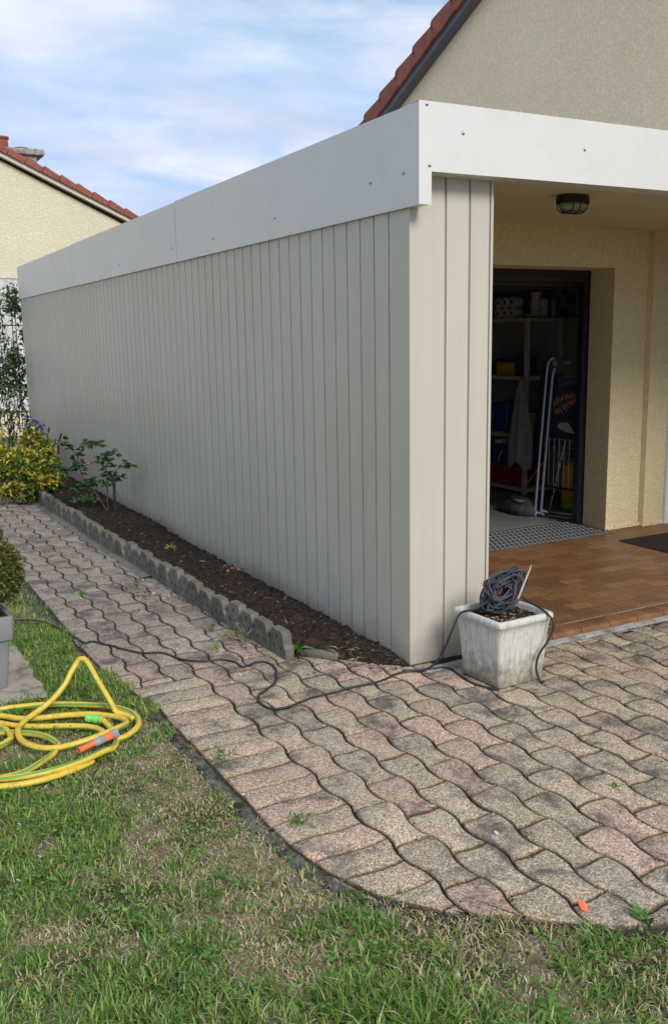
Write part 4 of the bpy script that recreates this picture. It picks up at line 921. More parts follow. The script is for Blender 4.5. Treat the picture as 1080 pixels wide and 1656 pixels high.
hose(b, hc, gz(C, 0.0145), 0.2)
G = [(-1.456, 0.062), (-1.446, 0.0), (-1.443, -0.08), (-1.458, -0.146), (-1.489, -0.212), (-1.532, -0.240), (-1.624, -0.284), (-1.728, -0.306), (-1.825, -0.305), (-1.914, -0.277), (-1.99, -0.22), (-2.06, -0.1)]
hose(b, hc, gz(G, 0.0, [0.022, 0.016, 0.013, 0.013, 0.018, 0.026, 0.026, 0.026, 0.026, 0.026, 0.022, 0.018]), 1.1)
D = [(-1.998, 0.21), (-1.918, 0.2), (-1.844, 0.172), (-1.786, 0.137), (-1.726, 0.087), (-1.689, 0.034), (-1.67, -0.028), (-1.666, -0.074), (-1.69, -0.124), (-1.717, -0.156), (-1.766, -0.2), (-1.822, -0.238), (-1.881, -0.247), (-1.954, -0.229), (-2.03, -0.15)]
hose(b, hc, gz(D, 0.013), 2.0)
hose(b, hc, gz([(-2.05, -0.2), (-1.985, -0.289), (-1.92, -0.318), (-1.852, -0.336), (-1.79, -0.338), (-1.72, -0.325), (-1.65, -0.30), (-1.58, -0.262)], 0.0, [0.015, 0.015, 0.015, 0.014, 0.013, 0.011, 0.008, 0.004]), 0.4)
P0(b.build('tube', 'hose', hz_, cols=hc, smooth=True, fix=False), hz_)
a_ = Vector((-1.455, -0.146, 0.046)); c_ = Vector((-1.618, -0.204, 0.034)); q = (c_-a_).to_track_quat('Z', 'Y').to_matrix().to_4x4(); Lc = (c_-a_).length
cn = MB(); cn.lathe([(0.018, 0.0), (0.0195, 0.004), (0.0195, 0.018), (0.0165, 0.020), (0.0165, 0.024)], a_, 20, 0, q)
cn.lathe([(0.0150, 0.062), (0.0165, 0.064), (0.0165, 0.100), (0.0125, 0.104)], a_, 20, 0, q)
cf_ = P0(cn.build('tap_connector', 'greyp', hz_, smooth=True, angle=40), hz_)
cn = MB(); cn.lathe([(0.0155, 0.024), (0.0165, 0.03), (0.0150, 0.061)], a_, 20, 0, q)
cn.lathe([(0.0115, 0.104), (0.0115, 0.150), (0.0130, 0.152), (0.0130, Lc), (0.009, Lc), (0.009, Lc-0.02)], a_, 20, 0, q)
cn.build('orange_sleeve', 'orange', cf_, smooth=True, angle=40)
a_ = Vector((-1.456, 0.064, 0.022)); c_ = Vector((-1.512, 0.116, 0.024)); q = (c_-a_).to_track_quat('Z', 'Y').to_matrix().to_4x4()
cn = MB(); cn.lathe([(0.014, 0.0), (0.0175, 0.003), (0.0175, 0.014), (0.015, 0.017), (0.015, 0.021), (0.0185, 0.024), (0.0185, 0.04), (0.015, 0.043), (0.0150, 0.050), (0.0175, 0.053), (0.0175, 0.072), (0.013, 0.076)], a_, 20, 0, q)
P0(cn.build('hose_coupling', 'greenp', hz_, smooth=True, angle=40), hz_)

# ------------------------------------------------------------------ grey planter with box shrub, slab below it
b = MB(); P = []
for (xa, ya), (xb, yb) in (((-0.36, -0.43), (0.22, -0.43)), ((0.22, -0.43), (0.22, 0.47)), ((0.22, 0.47), (-0.36, 0.47)), ((-0.36, 0.47), (-0.36, -0.43))):
    for i in range(24): u = i/24; x, y = xa+(xb-xa)*u, ya+(yb-ya)*u; P.append((x+0.016*nz(x, y, 9, 3), y+0.016*nz(x, y, 9, 7)))
b.prism(P, 0, 0.009)
MAT['slab'] = mat('gravel_slab', (0.36, 0.31, 0.25), (0.50, 0.44, 0.37), rough=0.95, nscale=130, bump=0.8, bscale=160, bdist=0.008, stain=((0.16, 0.14, 0.11), 8, 0.5, 0.68))
tag(b.build('stone_slab', 'slab', loc=(-1.81, 0.93, 0.0)), 'pale gravel-faced slab in the lawn under the grey planter', 'paving slab')
gp = empty('grey_planter', (-1.895, 0.83, 0.012), R_(4)); tag(gp, 'tall smooth grey planter with a broad rim, at the left edge on the slab', 'planter')
b = MB(); loft(b, [sqring(0.158, 0.0, cr=0.012), sqring(0.160, 0.01, cr=0.012), sqring(0.178, 0.225, cr=0.012)]); b.build('body', 'pot_g', gp, smooth=True, angle=40)
b = MB(); loft(b, [sqring(0.186, 0.226, cr=0.012), sqring(0.192, 0.229, cr=0.012), sqring(0.200, 0.336, cr=0.012), sqring(0.198, 0.339, cr=0.012), sqring(0.180, 0.338, cr=0.01), sqring(0.178, 0.310, cr=0.01)]); b.build('rim', 'pot_g', gp, smooth=True, angle=40)
b = MB(); b.prism([(-0.175, -0.175), (0.175, -0.175), (0.175, 0.175), (-0.175, 0.175)], 0.315, 0.322); b.build('potting_soil', 'soil', gp)
def rcol(n, pal, w, jit=0.15):
    pal = np.array(pal); w = np.array(w, float); w /= w.sum(); c = pal[RNG.choice(len(pal), n, p=w)]
    return c*(1+RNG.normal(size=(n, 1))*jit)*(1+RNG.normal(size=(n, 3))*0.05)
bx = empty('box_shrub', (-1.895, 0.83, 0.33)); tag(bx, 'small-leaved clipped box shrub with yellowing leaves in the grey planter', 'shrub')
n = 15000; D = unit(RNG.normal(size=(n, 3))); D[:, 2] = np.where(D[:, 2] < -0.6, -D[:, 2], D[:, 2]); rad = 1-np.abs(RNG.normal(size=n))*0.10
lump = np.array([1+0.09*noise.noise(Vector(v)*2.6)+0.10*noise.noise(Vector(v)*6.5) for v in D])
C_ = D*np.array([0.285, 0.285, 0.23])*(rad*lump)[:, None]+np.array([0, 0, 0.20]); C_ = C_[C_[:, 2] > 0.0]; n = len(C_)
D2 = unit(C_-np.array([0, 0, 0.12]))+RNG.normal(size=(n, 3))*0.6
leaves('foliage', C_, D2, RNG.uniform(0.014, 0.024, n), RNG.uniform(0.008, 0.013, n), np.clip(rcol(n, [(0.07, 0.10, 0.02), (0.14, 0.16, 0.03), (0.26, 0.22, 0.06), (0.36, 0.27, 0.12), (0.05, 0.075, 0.02)], [4, 3.2, 2.0, 1.0, 2]), 0, 1), parent=bx)
b = MB()
for k in range(40):
    dd = Vector(RNG.normal(size=3)).normalized(); dd.z = abs(dd.z)*0.8+0.15; e = Vector((dd.x*0.22, dd.y*0.22, 0.02+dd.z*0.30)); b.tube(cat([(dd.x*0.02, dd.y*0.02, -0.01), e*0.5+Vector((0, 0, 0.04)), e], 3), [0.006]*3+[0.004]*3+[0.002], 5)
b.build('branches', 'bark', bx)

# ------------------------------------------------------------------ shrubs by the far end
def shrub(name, loc, blobs, nl, pal, w, ls, lw, label, cat_, tips=None, nb_=26, dens=0.35, group=None):
    root = empty(name, loc); tag(root, label, cat_, group)
    Cs = []; Ds = []; tip = []; V = np.array([b_[3] for b_ in blobs])**2; V = V/V.sum(); tw = MB()
    per = 9
    for bi, (x, y, z, r_) in enumerate(blobs):
        k = int(nl*V[bi]/per)
        for _ in range(k):      # rosettes at twig ends
            dd = unit(RNG.normal(size=(1, 3)))[0]; rr_ = r_*(1-abs(RNG.normal())*dens*0.6); p = np.array([x, y, z])+dd*rr_*np.array([1, 1, 0.95])
            if p[2] < 0.02: continue
            ax = unit((dd+np.array([0, 0, 0.55])+RNG.normal(size=3)*0.3)[None])[0]; isT = random.random() < (tips or 0)*max(0, 0.4+0.6*(rr_/r_))*(1.6 if noise.noise(Vector(p)*5) > 0 else 0.35)
            for q in range(per):
                d_ = ax*RNG.uniform(0.3, 1.1)+RNG.normal(size=3)*0.55; Cs.append(p-ax*RNG.uniform(0, ls*1.3)); Ds.append(d_); tip.append(isT)
            if random.random() < 0.18: tw.tube([Vector(p), Vector(p-ax*ls*2.5), Vector((x, y, z))*0.6+Vector(p)*0.4], [0.0015, 0.0025, 0.0035], 4)
    n = len(Cs); col = rcol(n, pal[0], w[0]); colT = rcol(n, pal[1], w[1]); tip = np.array(tip); col[tip] = colT[tip]
    leaves('foliage', np.array(Cs), np.array(Ds), RNG.uniform(ls*0.7, ls*1.25, n), RNG.uniform(lw*0.8, lw*1.2, n), np.clip(col, 0, 1), parent=root)
    for k in range(nb_):
        x, y, z, r_ = blobs[k % len(blobs)]; e = Vector((x, y, z))+Vector(RNG.normal(size=3))*r_*0.35
        tw.tube(cat([(e.x*0.1, e.y*0.1, -0.02), (e.x*0.45, e.y*0.45, e.z*0.35), (e.x*0.85, e.y*0.85, e.z*0.75), e], 3), [0.011]*4+[0.008]*3+[0.004]*3, 5)
    tw.build('branches', 'bark', root)
    return root
YG = [[(0.17, 0.25, 0.04), (0.10, 0.17, 0.03), (0.30, 0.34, 0.06), (0.055, 0.10, 0.02)], [(0.72, 0.52, 0.05), (0.72, 0.62, 0.15), (0.50, 0.52, 0.08)]]
YW = [[3, 3, 2.4, 1.5], [3, 2, 2]]
shrub('variegated_shrub', (-0.70, 5.74, 0.02), [(-0.02, 0.0, 0.33, 0.22), (-0.18, 0.06, 0.22, 0.20), (0.17, -0.08, 0.24, 0.19), (0.05, -0.05, 0.14, 0.20), (0.20, 0.10, 0.40, 0.15), (0.10, 0.16, 0.60, 0.115), (-0.14, 0.10, 0.46, 0.15), (0.25, -0.10, 0.18, 0.11), (0.22, 0.12, 0.50, 0.12), (-0.24, 0.16, 0.48, 0.11)], 9500, YG, YW, 0.045, 0.021,
      'yellow and green variegated shrub at the far end of the flower bed', 'shrub', tips=0.34)
shrub('variegated_shrub', (-0.98, 7.0, 0.02), [(0, 0, 0.30, 0.30), (-0.25, 0.1, 0.30, 0.3), (0.14, 0.0, 0.50, 0.20), (0.0, 0.25, 0.70, 0.22), (-0.3, 0.3, 0.65, 0.25)], 6000, YG, YW, 0.045, 0.021,
      'yellow variegated shrub cut by the left edge, behind the nearer one', 'shrub', tips=0.42)
shrub('evergreen_bush', (-0.80, 8.6, 0.0), [(0, 0, 0.4, 0.36), (-0.4, 0.2, 0.45, 0.4), (0.15, 0.0, 0.72, 0.24), (-0.2, 0.1, 0.85, 0.28)], 5000, [[(0.02, 0.06, 0.012), (0.035, 0.09, 0.018), (0.06, 0.14, 0.02)], [(0.12, 0.22, 0.03)]], [[2, 2, 1], [1]], 0.05, 0.024,
      'dark green leafy bush behind the yellow shrubs at the left edge', 'bush', tips=0.12)
shrub('evergreen_bush', (-2.9, 8.4, 0.0), [(0, 0, 0.5, 0.5), (-0.6, 0.2, 0.6, 0.5), (0.55, 0.2, 0.5, 0.4)], 3500, [[(0.02, 0.06, 0.012), (0.035, 0.09, 0.018), (0.06, 0.14, 0.02)], [(0.12, 0.22, 0.03)]], [[2, 2, 1], [1]], 0.06, 0.03,
      'broad green bush on the lawn outside the left edge of the photo', 'bush', tips=0.12)
# flowering iris clump
ir = empty('iris_clump', (-0.32, 7.35, 0.0)); tag(ir, 'dark leafy clump with dim violet-blue flowers behind the yellow shrub', 'flower')
n = 260; C_ = np.stack([RNG.normal(size=n)*0.08, RNG.normal(size=n)*0.08, np.clip(np.abs(RNG.normal(size=n))*0.20+0.15, 0, 0.52)], 1); D_ = RNG.normal(size=(n, 3))*0.55+np.array([0, 0, 1.0])
leaves('foliage', C_, D_, RNG.uniform(0.10, 0.22, n), RNG.uniform(0.018, 0.03, n), np.clip(rcol(n, [(0.035, 0.085, 0.05), (0.05, 0.12, 0.05), (0.07, 0.15, 0.05)], [2, 2, 1]), 0, 1), parent=ir)
n = 90; k = RNG.integers(0, 6, n); F0 = np.array([(-0.06, -0.02, 0.62), (0.05, 0.03, 0.66), (0.10, -0.03, 0.52), (-0.02, 0.05, 0.74), (0.02, -0.06, 0.50), (0.12, 0.02, 0.60)])
leaves('petals', F0[k]+RNG.normal(size=(n, 3))*0.012, RNG.normal(size=(n, 3)), np.full(n, 0.045), np.full(n, 0.03), np.clip(rcol(n, [(0.16, 0.17, 0.36), (0.25, 0.26, 0.45)], [2, 1]), 0, 1), 'petal', ir)
b = MB()
for q in F0: b.tube(cat([(q[0]*0.3, q[1]*0.3, 0), (q[0]*0.8, q[1]*0.8, q[2]*0.6), tuple(q)], 3), 0.004, 5)
b.build('stems', 'bark', ir)

# trellis with climbing plant
tr = empty('garden_obelisk', (-0.02, 9.55, 0)); tag(tr, 'thin dark wire trellis with arched tops beside the far end of the carport', 'trellis')
b = MB()
for x0 in (-0.26, 0.08):
    for yy_ in (0, 0.26):
        w = 0.09; xc = x0
        b.tube(cat([(xc-w*1.1, yy_, 0), (xc-w, yy_, 1.2), (xc-w*0.9, yy_, 1.9), (xc-w*0.6, yy_, 2.08), (xc, yy_, 2.16), (xc+w*0.6, yy_, 2.08), (xc+w*0.9, yy_, 1.9), (xc+w, yy_, 1.2), (xc+w*1.1, yy_, 0)], 6), 0.0055, 5)
for z in (0.45, 0.62, 0.98, 1.30, 1.46, 1.78, 2.0):
    for yy_ in (0, 0.26): b.tube([(-0.36, yy_, z), (0.18, yy_, z)], 0.005 if z != 0.98 else 0.009, 5)
    for xx in (-0.35, 0.17): b.tube([(xx, 0, z), (xx, 0.26, z)], 0.0035, 5)
b.build('wire_frame', 'blackm', tr)
cl = empty('climbing_plant', (-0.12, 9.65, 0)); tag(cl, 'loose green climbing plant wound over the wire trellis, densest near its top', 'climber')
b = MB(); Cs = []; Ds = []
for k in range(11):
    a = random.uniform(-0.22, 0.18); P = [Vector((a*0.5-0.03, random.uniform(-0.05, 0.1), 0))]
    H = random.uniform(1.4, 2.25)
    while P[-1].z < H: P.append(P[-1]+Vector((random.gauss(0.012, 0.055), random.gauss(0, 0.03), random.uniform(0.12, 0.2))))
    C2 = cat(P, 4); b.tube(C2, [0.007*(1-0.75*i/len(C2)) for i in range(len(C2))], 5)
    for p_ in C2:
        dn = 5 if (p_.z > 1.85 or 0.9 < p_.z < 1.35) else 2.0
        if p_.z < 0.35: continue
        for _ in range(int(dn*random.uniform(0.3, 1.6))): Cs.append(p_+Vector(RNG.normal(size=3)*0.045)); Ds.append(RNG.normal(size=3)+np.array([0, 0, -0.1]))
for (x, z, s_, k) in ((0.10, 2.15, 0.075, 150), (0.12, 2.0, 0.07, 120), (-0.16, 1.15, 0.07, 110), (-0.20, 0.95, 0.06, 60), (0.06, 1.35, 0.06, 70)):
    for _ in range(k): Cs.append(Vector((x, 0, z))+Vector(RNG.normal(size=3)*s_)); Ds.append(RNG.normal(size=3))
n = len(Cs); leaves('foliage', np.array(Cs), np.array(Ds), RNG.uniform(0.045, 0.085, n), RNG.uniform(0.028, 0.048, n), np.clip(rcol(n, [(0.045, 0.09, 0.025), (0.07, 0.14, 0.035), (0.12, 0.20, 0.05), (0.26, 0.30, 0.08)], [3, 3, 2, 0.5]), 0, 1), parent=cl)
b.build('stems', 'bark', cl)

# ------------------------------------------------------------------ bleeding heart with its stake
bh = empty('bleeding_heart', (-0.30, 4.28, 0.09)); tag(bh, 'open flowering bush with pink hanging hearts growing from the bed beside its stake', 'flowering plant')
b = MB(); Cs = []; Ds = []; LL = []; FL = []
def Wc(px_, z): return px_
# branch tips in local coordinates (x along wall normal, y along the wall)
stems = [[(0.0, 0, 0), (-0.06, 0.05, 0.14), (-0.15, 0.10, 0.28), (-0.19, 0.12, 0.40), (-0.20, 0.12, 0.50), (-0.26, 0.14, 0.58), (-0.33, 0.16, 0.65)],
         [(0.0, 0, 0), (0.00, 0.0, 0.12), (0.005, 0, 0.25), (0.0, -0.02, 0.40), (0.03, -0.05, 0.48)],
         [(0.0, 0, 0), (0.07, -0.05, 0.05), (0.09, -0.05, 0.14), (0.06, -0.03, 0.22), (0.02, 0.0, 0.33)],
         [(-0.15, 0.10, 0.28), (-0.22, 0.16, 0.35), (-0.30, 0.22, 0.39), (-0.38, 0.26, 0.41)],
         [(0.0, -0.02, 0.36), (0.07, -0.06, 0.38), (0.13, -0.10, 0.42), (0.18, -0.14, 0.43)],
         [(-0.19, 0.12, 0.40), (-0.10, 0.06, 0.44), (-0.03, 0.0, 0.48), (0.05, -0.04, 0.52), (0.10, -0.08, 0.54)],
         [(-0.20, 0.12, 0.48), (-0.16, 0.09, 0.57), (-0.10, 0.06, 0.62), (-0.03, 0.02, 0.60)],
         [(-0.13, 0.08, 0.22), (-0.19, 0.12, 0.23), (-0.24, 0.16, 0.20)], [(0.0, 0, 0.28), (-0.09, 0.05, 0.29), (-0.16, 0.10, 0.28)], [(0.0, 0, 0.30), (0.05, -0.03, 0.31), (0.10, -0.06, 0.31)]]
for i, P in enumerate(stems):
    C2 = cat(P, 5); m = len(C2); b.tube(C2, [(0.0065 if i < 2 else 0.004)*(1-0.6*k/m) for k in range(m)], 6)
    for p_ in C2[int(m*0.45):]:
        if i in (1, 2) and p_.z < 0.25: continue
        for _ in range(3 if random.random() < 0.55 else 1):
            dd = Vector((random.gauss(0, 1), random.gauss(0, 1), random.gauss(0.1, 0.35))).normalized(); q = p_+dd*0.02
            for a in (-1.0, -0.55, 0, 0.55, 1.0):
                d3 = dd.copy(); d3.rotate(Matrix.Rotation(a, 3, 'Z')); Cs.append(q+d3*0.004); Ds.append(d3+Vector((0, 0, -0.15))); LL.append(0.052-0.012*abs(a))
for (p0, n_) in (((-0.34, 0.16, 0.65), 2), ((-0.33, 0.16, 0.58), 3), ((-0.25, 0.13, 0.52), 3), ((-0.15, 0.09, 0.47), 4), ((-0.10, 0.06, 0.46), 4), ((-0.06, 0.02, 0.30), 2)):
    for k in range(n_): FL.append(Vector(p0)+Vector((random.gauss(0, 0.016), random.gauss(0, 0.016), random.gauss(-0.015, 0.012))))
n = len(Cs); leaves('foliage', np.array(Cs), np.array(Ds), np.array(LL), np.array(LL)*0.52, np.clip(rcol(n, [(0.03, 0.085, 0.025), (0.05, 0.12, 0.035), (0.08, 0.17, 0.05)], [3, 3, 1]), 0, 1), parent=bh)
b.build('stems', 'bark', bh, smooth=True)
C_ = np.repeat(np.array(FL), 4, 0)+RNG.normal(size=(len(FL)*4, 3))*0.003; n = len(C_)
leaves('flowers', C_, RNG.normal(size=(n, 3))*0.5+np.array([0, 0, -1.0]), np.full(n, 0.019), np.full(n, 0.013), np.clip(rcol(n, [(0.50, 0.14, 0.24), (0.62, 0.36, 0.40)], [2, 1]), 0, 1), 'petal', bh)
b = MB(); b.tube(cat([(-0.262, 4.20, 0.02), (-0.258, 4.205, 0.24), (-0.252, 4.205, 0.425)], 4), 0.012, 8); tag(b.build('wooden_stake', 'dark', smooth=True), 'dark weathered wooden stake standing at the foot of the flowering bush', 'stake')
for i, (x, y, z0, x2, z2, lb) in enumerate(((-0.32, 6.5, 0.02, -0.19, 0.60, 'black stick leaning left behind the yellow shrub, left arm of the V'), (-0.26, 6.45, 0.02, -0.115, 0.60, 'black stick leaning right behind the yellow shrub, right arm of the V'))):
    b = MB(); sgn = -1 if i == 0 else 1
    b.tube(cat([(x+0.02, y, z0), (x+0.03, y, 0.45), (x+0.03+0.045*sgn, y, 0.60)], 4), 0.010, 7); tag(b.build('wooden_stake', 'dark'), lb, 'stake')
b = MB(); b.tube(cat([(-0.09, 3.62, 0.0), (-0.095, 3.62, 0.05), (-0.10, 3.61, 0.115)], 3), 0.012, 7); tag(b.build('stump', 'dark', smooth=True), 'short black cut stub sticking out of the soil against the cladding', 'stump')

# small green plants and weeds
def tuft(name, loc, n, L_, Wd_, pal, label, cat_, spread=0.02, up=0.8, group=None, fold=0.2):
    C_ = RNG.normal(size=(n, 3))*spread; C_[:, 2] = np.abs(C_[:, 2])*0.5; D_ = RNG.normal(size=(n, 3))*0.8+np.array([0, 0, up])
    o = leaves(name, C_, D_, RNG.uniform(L_*0.6, L_*1.3, n), RNG.uniform(Wd_*0.7, Wd_*1.3, n), np.clip(rcol(n, pal, [1]*len(pal)), 0, 1), droop=0.4, fold=fold)
    o.location = loc; tag(o, label, cat_, group); return o
GP = [(0.09, 0.22, 0.03), (0.13, 0.30, 0.05), (0.06, 0.16, 0.025)]; DP = [(0.30, 0.26, 0.10), (0.16, 0.19, 0.05), (0.4, 0.33, 0.16)]
tuft('herb_clump', (-0.36, 4.85, 0.10), 160, 0.055, 0.016, GP, 'low bright green feathery plant between the yellow shrub and the flowering bush', 'plant', 0.055)
tuft('weed_tuft', (-0.385, 0.43, 0.02), 44, 0.085, 0.016, GP, 'bright green weed tuft beside the end of the concrete edging', 'weed', 0.018)
tuft('weed_tuft', (-0.155, 0.225, 0.02), 14, 0.045, 0.020, GP, 'small light green seedling at the near tip of the flower bed', 'weed', 0.014)
tuft('weed_tuft', (-0.215, 0.24, 0.015), 40, 0.075, 0.005, DP, 'dry yellowish grass tuft beside the seedling at the bed tip', 'weed', 0.03)
tuft('weed_tuft', (-0.565, 0.78, 0.005), 60, 0.085, 0.006, DP, 'straggly dry grass tuft on the paving against the concrete edging', 'weed', 0.035)
tuft('weed_tuft', (-1.145, -0.50, 0.0), 60, 0.045, 0.006, GP, 'green grass tuft growing in the joint beside the kerb', 'weed', 0.03)
tuft('weed_tuft', (-1.10, -1.05, 0.0), 40, 0.04, 0.006, GP, 'green grass tuft in the kerb joint nearest the lawn corner', 'weed', 0.02)
tuft('weed_tuft', (-0.535, -1.965, 0.0), 14, 0.05, 0.014, GP, 'small leafy weed at the near edge of the paving, right of the orange scrap', 'weed', 0.012)
tuft('weed_tuft', (-0.70, 0.72, 0.0), 26, 0.03, 0.007, GP, 'small green weed in a paving joint beside the black cable', 'weed', 0.02)
tuft('weed_tuft', (-0.62, 1.02, 0.0), 20, 0.03, 0.007, GP, 'tiny green weed in a paving joint near the dry tuft', 'weed', 0.015)
tuft('weed_tuft', (-1.05, 2.14, 0.0), 26, 0.032, 0.008, GP, 'small green weed in the path joint right of the box shrub', 'weed', 0.018)
tuft('weed_tuft', (-0.80, 3.0, 0.0), 20, 0.03, 0.008, GP, 'small green weed in the path joint toward the far flower bed', 'weed', 0.018)
tuft('weed_tuft', (-0.05, -1.38, 0.0), 14, 0.03, 0.006, GP, 'tiny grass sprig in a paving joint at the right edge', 'weed', 0.012)
tuft('weed_tuft', (-0.52, -1.48, 0.0), 16, 0.016, 0.006, GP, 'patch of short moss in a joint among the near pavers', 'weed', 0.018)
tuft('dandelion', (-0.31, 2.6, soilz(-0.31, 2.6)), 18, 0.05, 0.01, [(0.35, 0.33, 0.06), (0.2, 0.25, 0.05)], 'small yellowing seedling alone in the middle of the flower bed', 'weed', 0.015)
tuft('weed_tuft', (-0.33, 3.95, 0.09), 20, 0.045, 0.016, [(0.55, 0.42, 0.05), (0.1, 0.2, 0.04)], 'low yellow-leaved seedling at the foot of the dark stake', 'weed', 0.03)
# dead leaf crown lying in the bed
o = tuft('dead_leaf_crown', (-0.20, 1.72, 0.115), 40, 0.04, 0.020, [(0.30, 0.17, 0.13), (0.16, 0.10, 0.07), (0.42, 0.27, 0.22)], 'withered pinkish brown leaf heap on the hump of dark soil', 'dead leaves', 0.035)
# fallen bits on the paving
b = MB(); b.prism([(-0.018, -0.006), (-0.010, -0.014), (0.004, -0.017), (0.016, -0.008), (0.014, 0.003), (0.020, 0.010), (0.008, 0.016), (-0.004, 0.012), (-0.015, 0.008)], 0.0, 0.003); o = b.build('orange_peel', 'orange')
o.location = (-0.640, -1.845, 0.010); o.rotation_euler = (0.5, -0.35, 1.0); tag(o, 'small bright orange scrap at the near edge of the paving', 'scrap')
b = MB(); b.prism([(-0.05, -0.014), (0.0, -0.022), (0.05, -0.010), (0.046, 0.008), (0.0, 0.018), (-0.045, 0.010)], 0.0, 0.009); b.prism([(-0.02, -0.04), (0.03, -0.046), (0.055, -0.028), (0.0, -0.024)], 0.0, 0.006); o = b.build('brick_shard', 'limes'); o.location = (0.50, -0.235, 0.0015); tag(o, 'flat reddish shard on the paving just right of the white planter', 'shard')
wm = mat('white_chip', (0.62, 0.58, 0.5), rough=0.8); MAT['wchip'] = wm
b = MB(); b.prism([(-0.011, -0.004), (0.0, -0.008), (0.012, -0.002), (0.008, 0.007), (-0.006, 0.006)], 0.0, 0.004); src = b.build('pale_chip', 'wchip')
chips = [(-1.192, -0.78), (-0.60, -1.42), (-0.66, 0.84), (-0.80, 3.40), (-0.70, 3.8), (-0.72, 4.3), (-0.70, 4.8), (-0.66, 1.9), (-0.62, 2.25), (-0.64, 1.75), (-0.95, 5.6), (-0.75, 0.30)]
for i, (x, y) in enumerate(chips):
    o = src if i == 0 else src.copy()
    if i: COL.objects.link(o)
    o.location = (x, y, 0.003); o.rotation_euler = (0, 0, i*1.3); k = 0.7+0.5*((i*37) % 10)/10; o.scale = (k, k*0.8, k); tag(o, 'tiny whitish chip lying loose on the paving', 'stone chip', 'white chips scattered over the paving')
b = MB()
for k in range(9):
    a = 2*math.pi*k/9; c0, s0 = math.cos(a), math.sin(a)
    b.add([(0.002*c0, 0.002*s0, 0.030), (0.009*c0-0.003*s0, 0.009*s0+0.003*c0, 0.031), (0.012*c0, 0.012*s0, 0.032), (0.009*c0+0.003*s0, 0.009*s0-0.003*c0, 0.031)], [(0, 1, 2, 3)])
b.tube([(0, 0, -0.005), (0, 0, 0.03)], 0.0008, 4); dsy = b.build('daisy', 'whitep')
for i, (x, y) in enumerate([(-1.76, -0.20), (-1.80, -0.215), (-1.92, -0.62), (-1.98, -0.95), (-1.90, -0.85), (-1.52, -0.78), (-1.60, -1.42)]):
    o = dsy if i == 0 else dsy.copy()
    if i: COL.objects.link(o)
    o.location = (x, y, -0.006); o.scale = (0.62, 0.62, 0.8); o.rotation_euler = (0.5*math.sin(i), 0.5*math.cos(i), i); tag(o, 'single small white daisy in the lawn grass', 'daisy', 'white daisies dotted in the lawn')

# ------------------------------------------------------------------ garage contents
sh = empty('garage_shelf', (3.5, 3.35, 0.018)); tag(sh, 'tall pale metal shelving unit along the garage wall', 'shelf')
for (x, y) in ((3.48, 3.35), (3.90, 3.35), (3.48, 5.2), (3.90, 5.2)):
    b = MB(); b.box((x, y, 0.019), (x+0.035, y+0.008, 1.73)); b.box((x, y+0.0082, 0.019), (x+0.008, y+0.04, 1.73)); P0(b.build('post', 'wood', sh), sh)
for z in (0.085, 0.60, 1.155, 1.70):
    b = MB(); b.box((3.472, 3.342, z-0.035), (3.478, 5.25, z)); b.box((3.478, 3.342, z-0.008), (3.94, 5.25, z)); b.box((3.478, 3.336, z-0.035), (3.94, 3.3415, z)); P0(b.build('shelf_board', 'wood', sh), sh)
b = MB(); b.tube([(3.49, 3.345, 0.12), (3.90, 3.345, 0.5)], 0.006, 5); P0(b.build('brace', 'wood', sh), sh)
i = 0
for y in (3.61, 3.715, 3.82):
    for z in (1.751, 1.853):
        b = MB(); q = Matrix.Rotation(R_(-90), 4, 'Y'); 
        b.lathe([(0.018, 0.0), (0.046, 0.0), (0.050, 0.004), (0.050, 0.096), (0.046, 0.100), (0.018, 0.100)], (0, 0, 0), 20, 0, q); b.lathe([(0.0178, 0.1003), (0.0178, 0.1008), (0.001, 0.1009)], (0, 0, 0), 14, 1, q)  # dark disc on the closed end paints the shaded core
        o = b.build('toilet_roll', ['paper', 'dark'], smooth=True, angle=40, loc=(3.60, y, z))
        tag(o, '%s of the three toilet rolls in the %s row on the top garage shelf' % ({3.61: 'rightmost', 3.715: 'middle', 3.82: 'leftmost'}[y], {1.751: 'lower', 1.853: 'upper'}[z]), 'toilet roll', 'toilet rolls on the top garage shelf')
def bottle(name, loc, prof, m, label, cat_, cap=None):
    b = MB(); b.lathe(prof, (0, 0, 0), 16)
    root = empty(name, loc); b.build('body', m, root, smooth=True, angle=50); tag(root, label, cat_)
    if cap: c = MB(); zt = prof[-1][1]; c.lathe([(cap, zt), (cap, zt+0.03), (cap*0.8, zt+0.032)], (0, 0, 0), 14); c.build('cap', 'redp', root, smooth=True, angle=40)
bottle('detergent_bottle', (3.56, 3.33, 1.701), [(0.05, 0), (0.055, 0.01), (0.055, 0.15), (0.045, 0.18), (0.055, 0.21), (0.055, 0.25), (0.02, 0.27)], 'whitep', 'tall white detergent bottle on the top garage shelf', 'bottle', 0.022)
bottle('cleaner_bottle', (3.62, 3.46, 1.701), [(0.035, 0), (0.038, 0.01), (0.038, 0.10), (0.015, 0.13)], 'redp', 'short dark red bottle beside the toilet rolls on the garage shelf', 'bottle', 0.014)
sh2 = empty('wall_shelf', (3.70, 2.9, 1.70)); tag(sh2, 'short dark bracket shelf on the garage wall above the tools', 'shelf')
b = MB(); b.box((3.40, 3.10, 1.695), (3.975, 3.325, 1.71)); P0(b.build('board', 'cloth_d', sh2), sh2)
bottle('spray_can', (3.56, 3.225, 1.711), [(0.035, 0), (0.038, 0.01), (0.036, 0.07), (0.025, 0.08), (0.036, 0.09), (0.036, 0.15), (0.01, 0.165)], 'paper', 'pale waisted canister right of the white detergent bottle', 'can', 0.012)
bottle('spray_can', (3.60, 3.135, 1.711), [(0.022, 0), (0.022, 0.12), (0.01, 0.14)], 'greyp', 'slim grey can at the right end above the garage tools', 'can', 0.01)
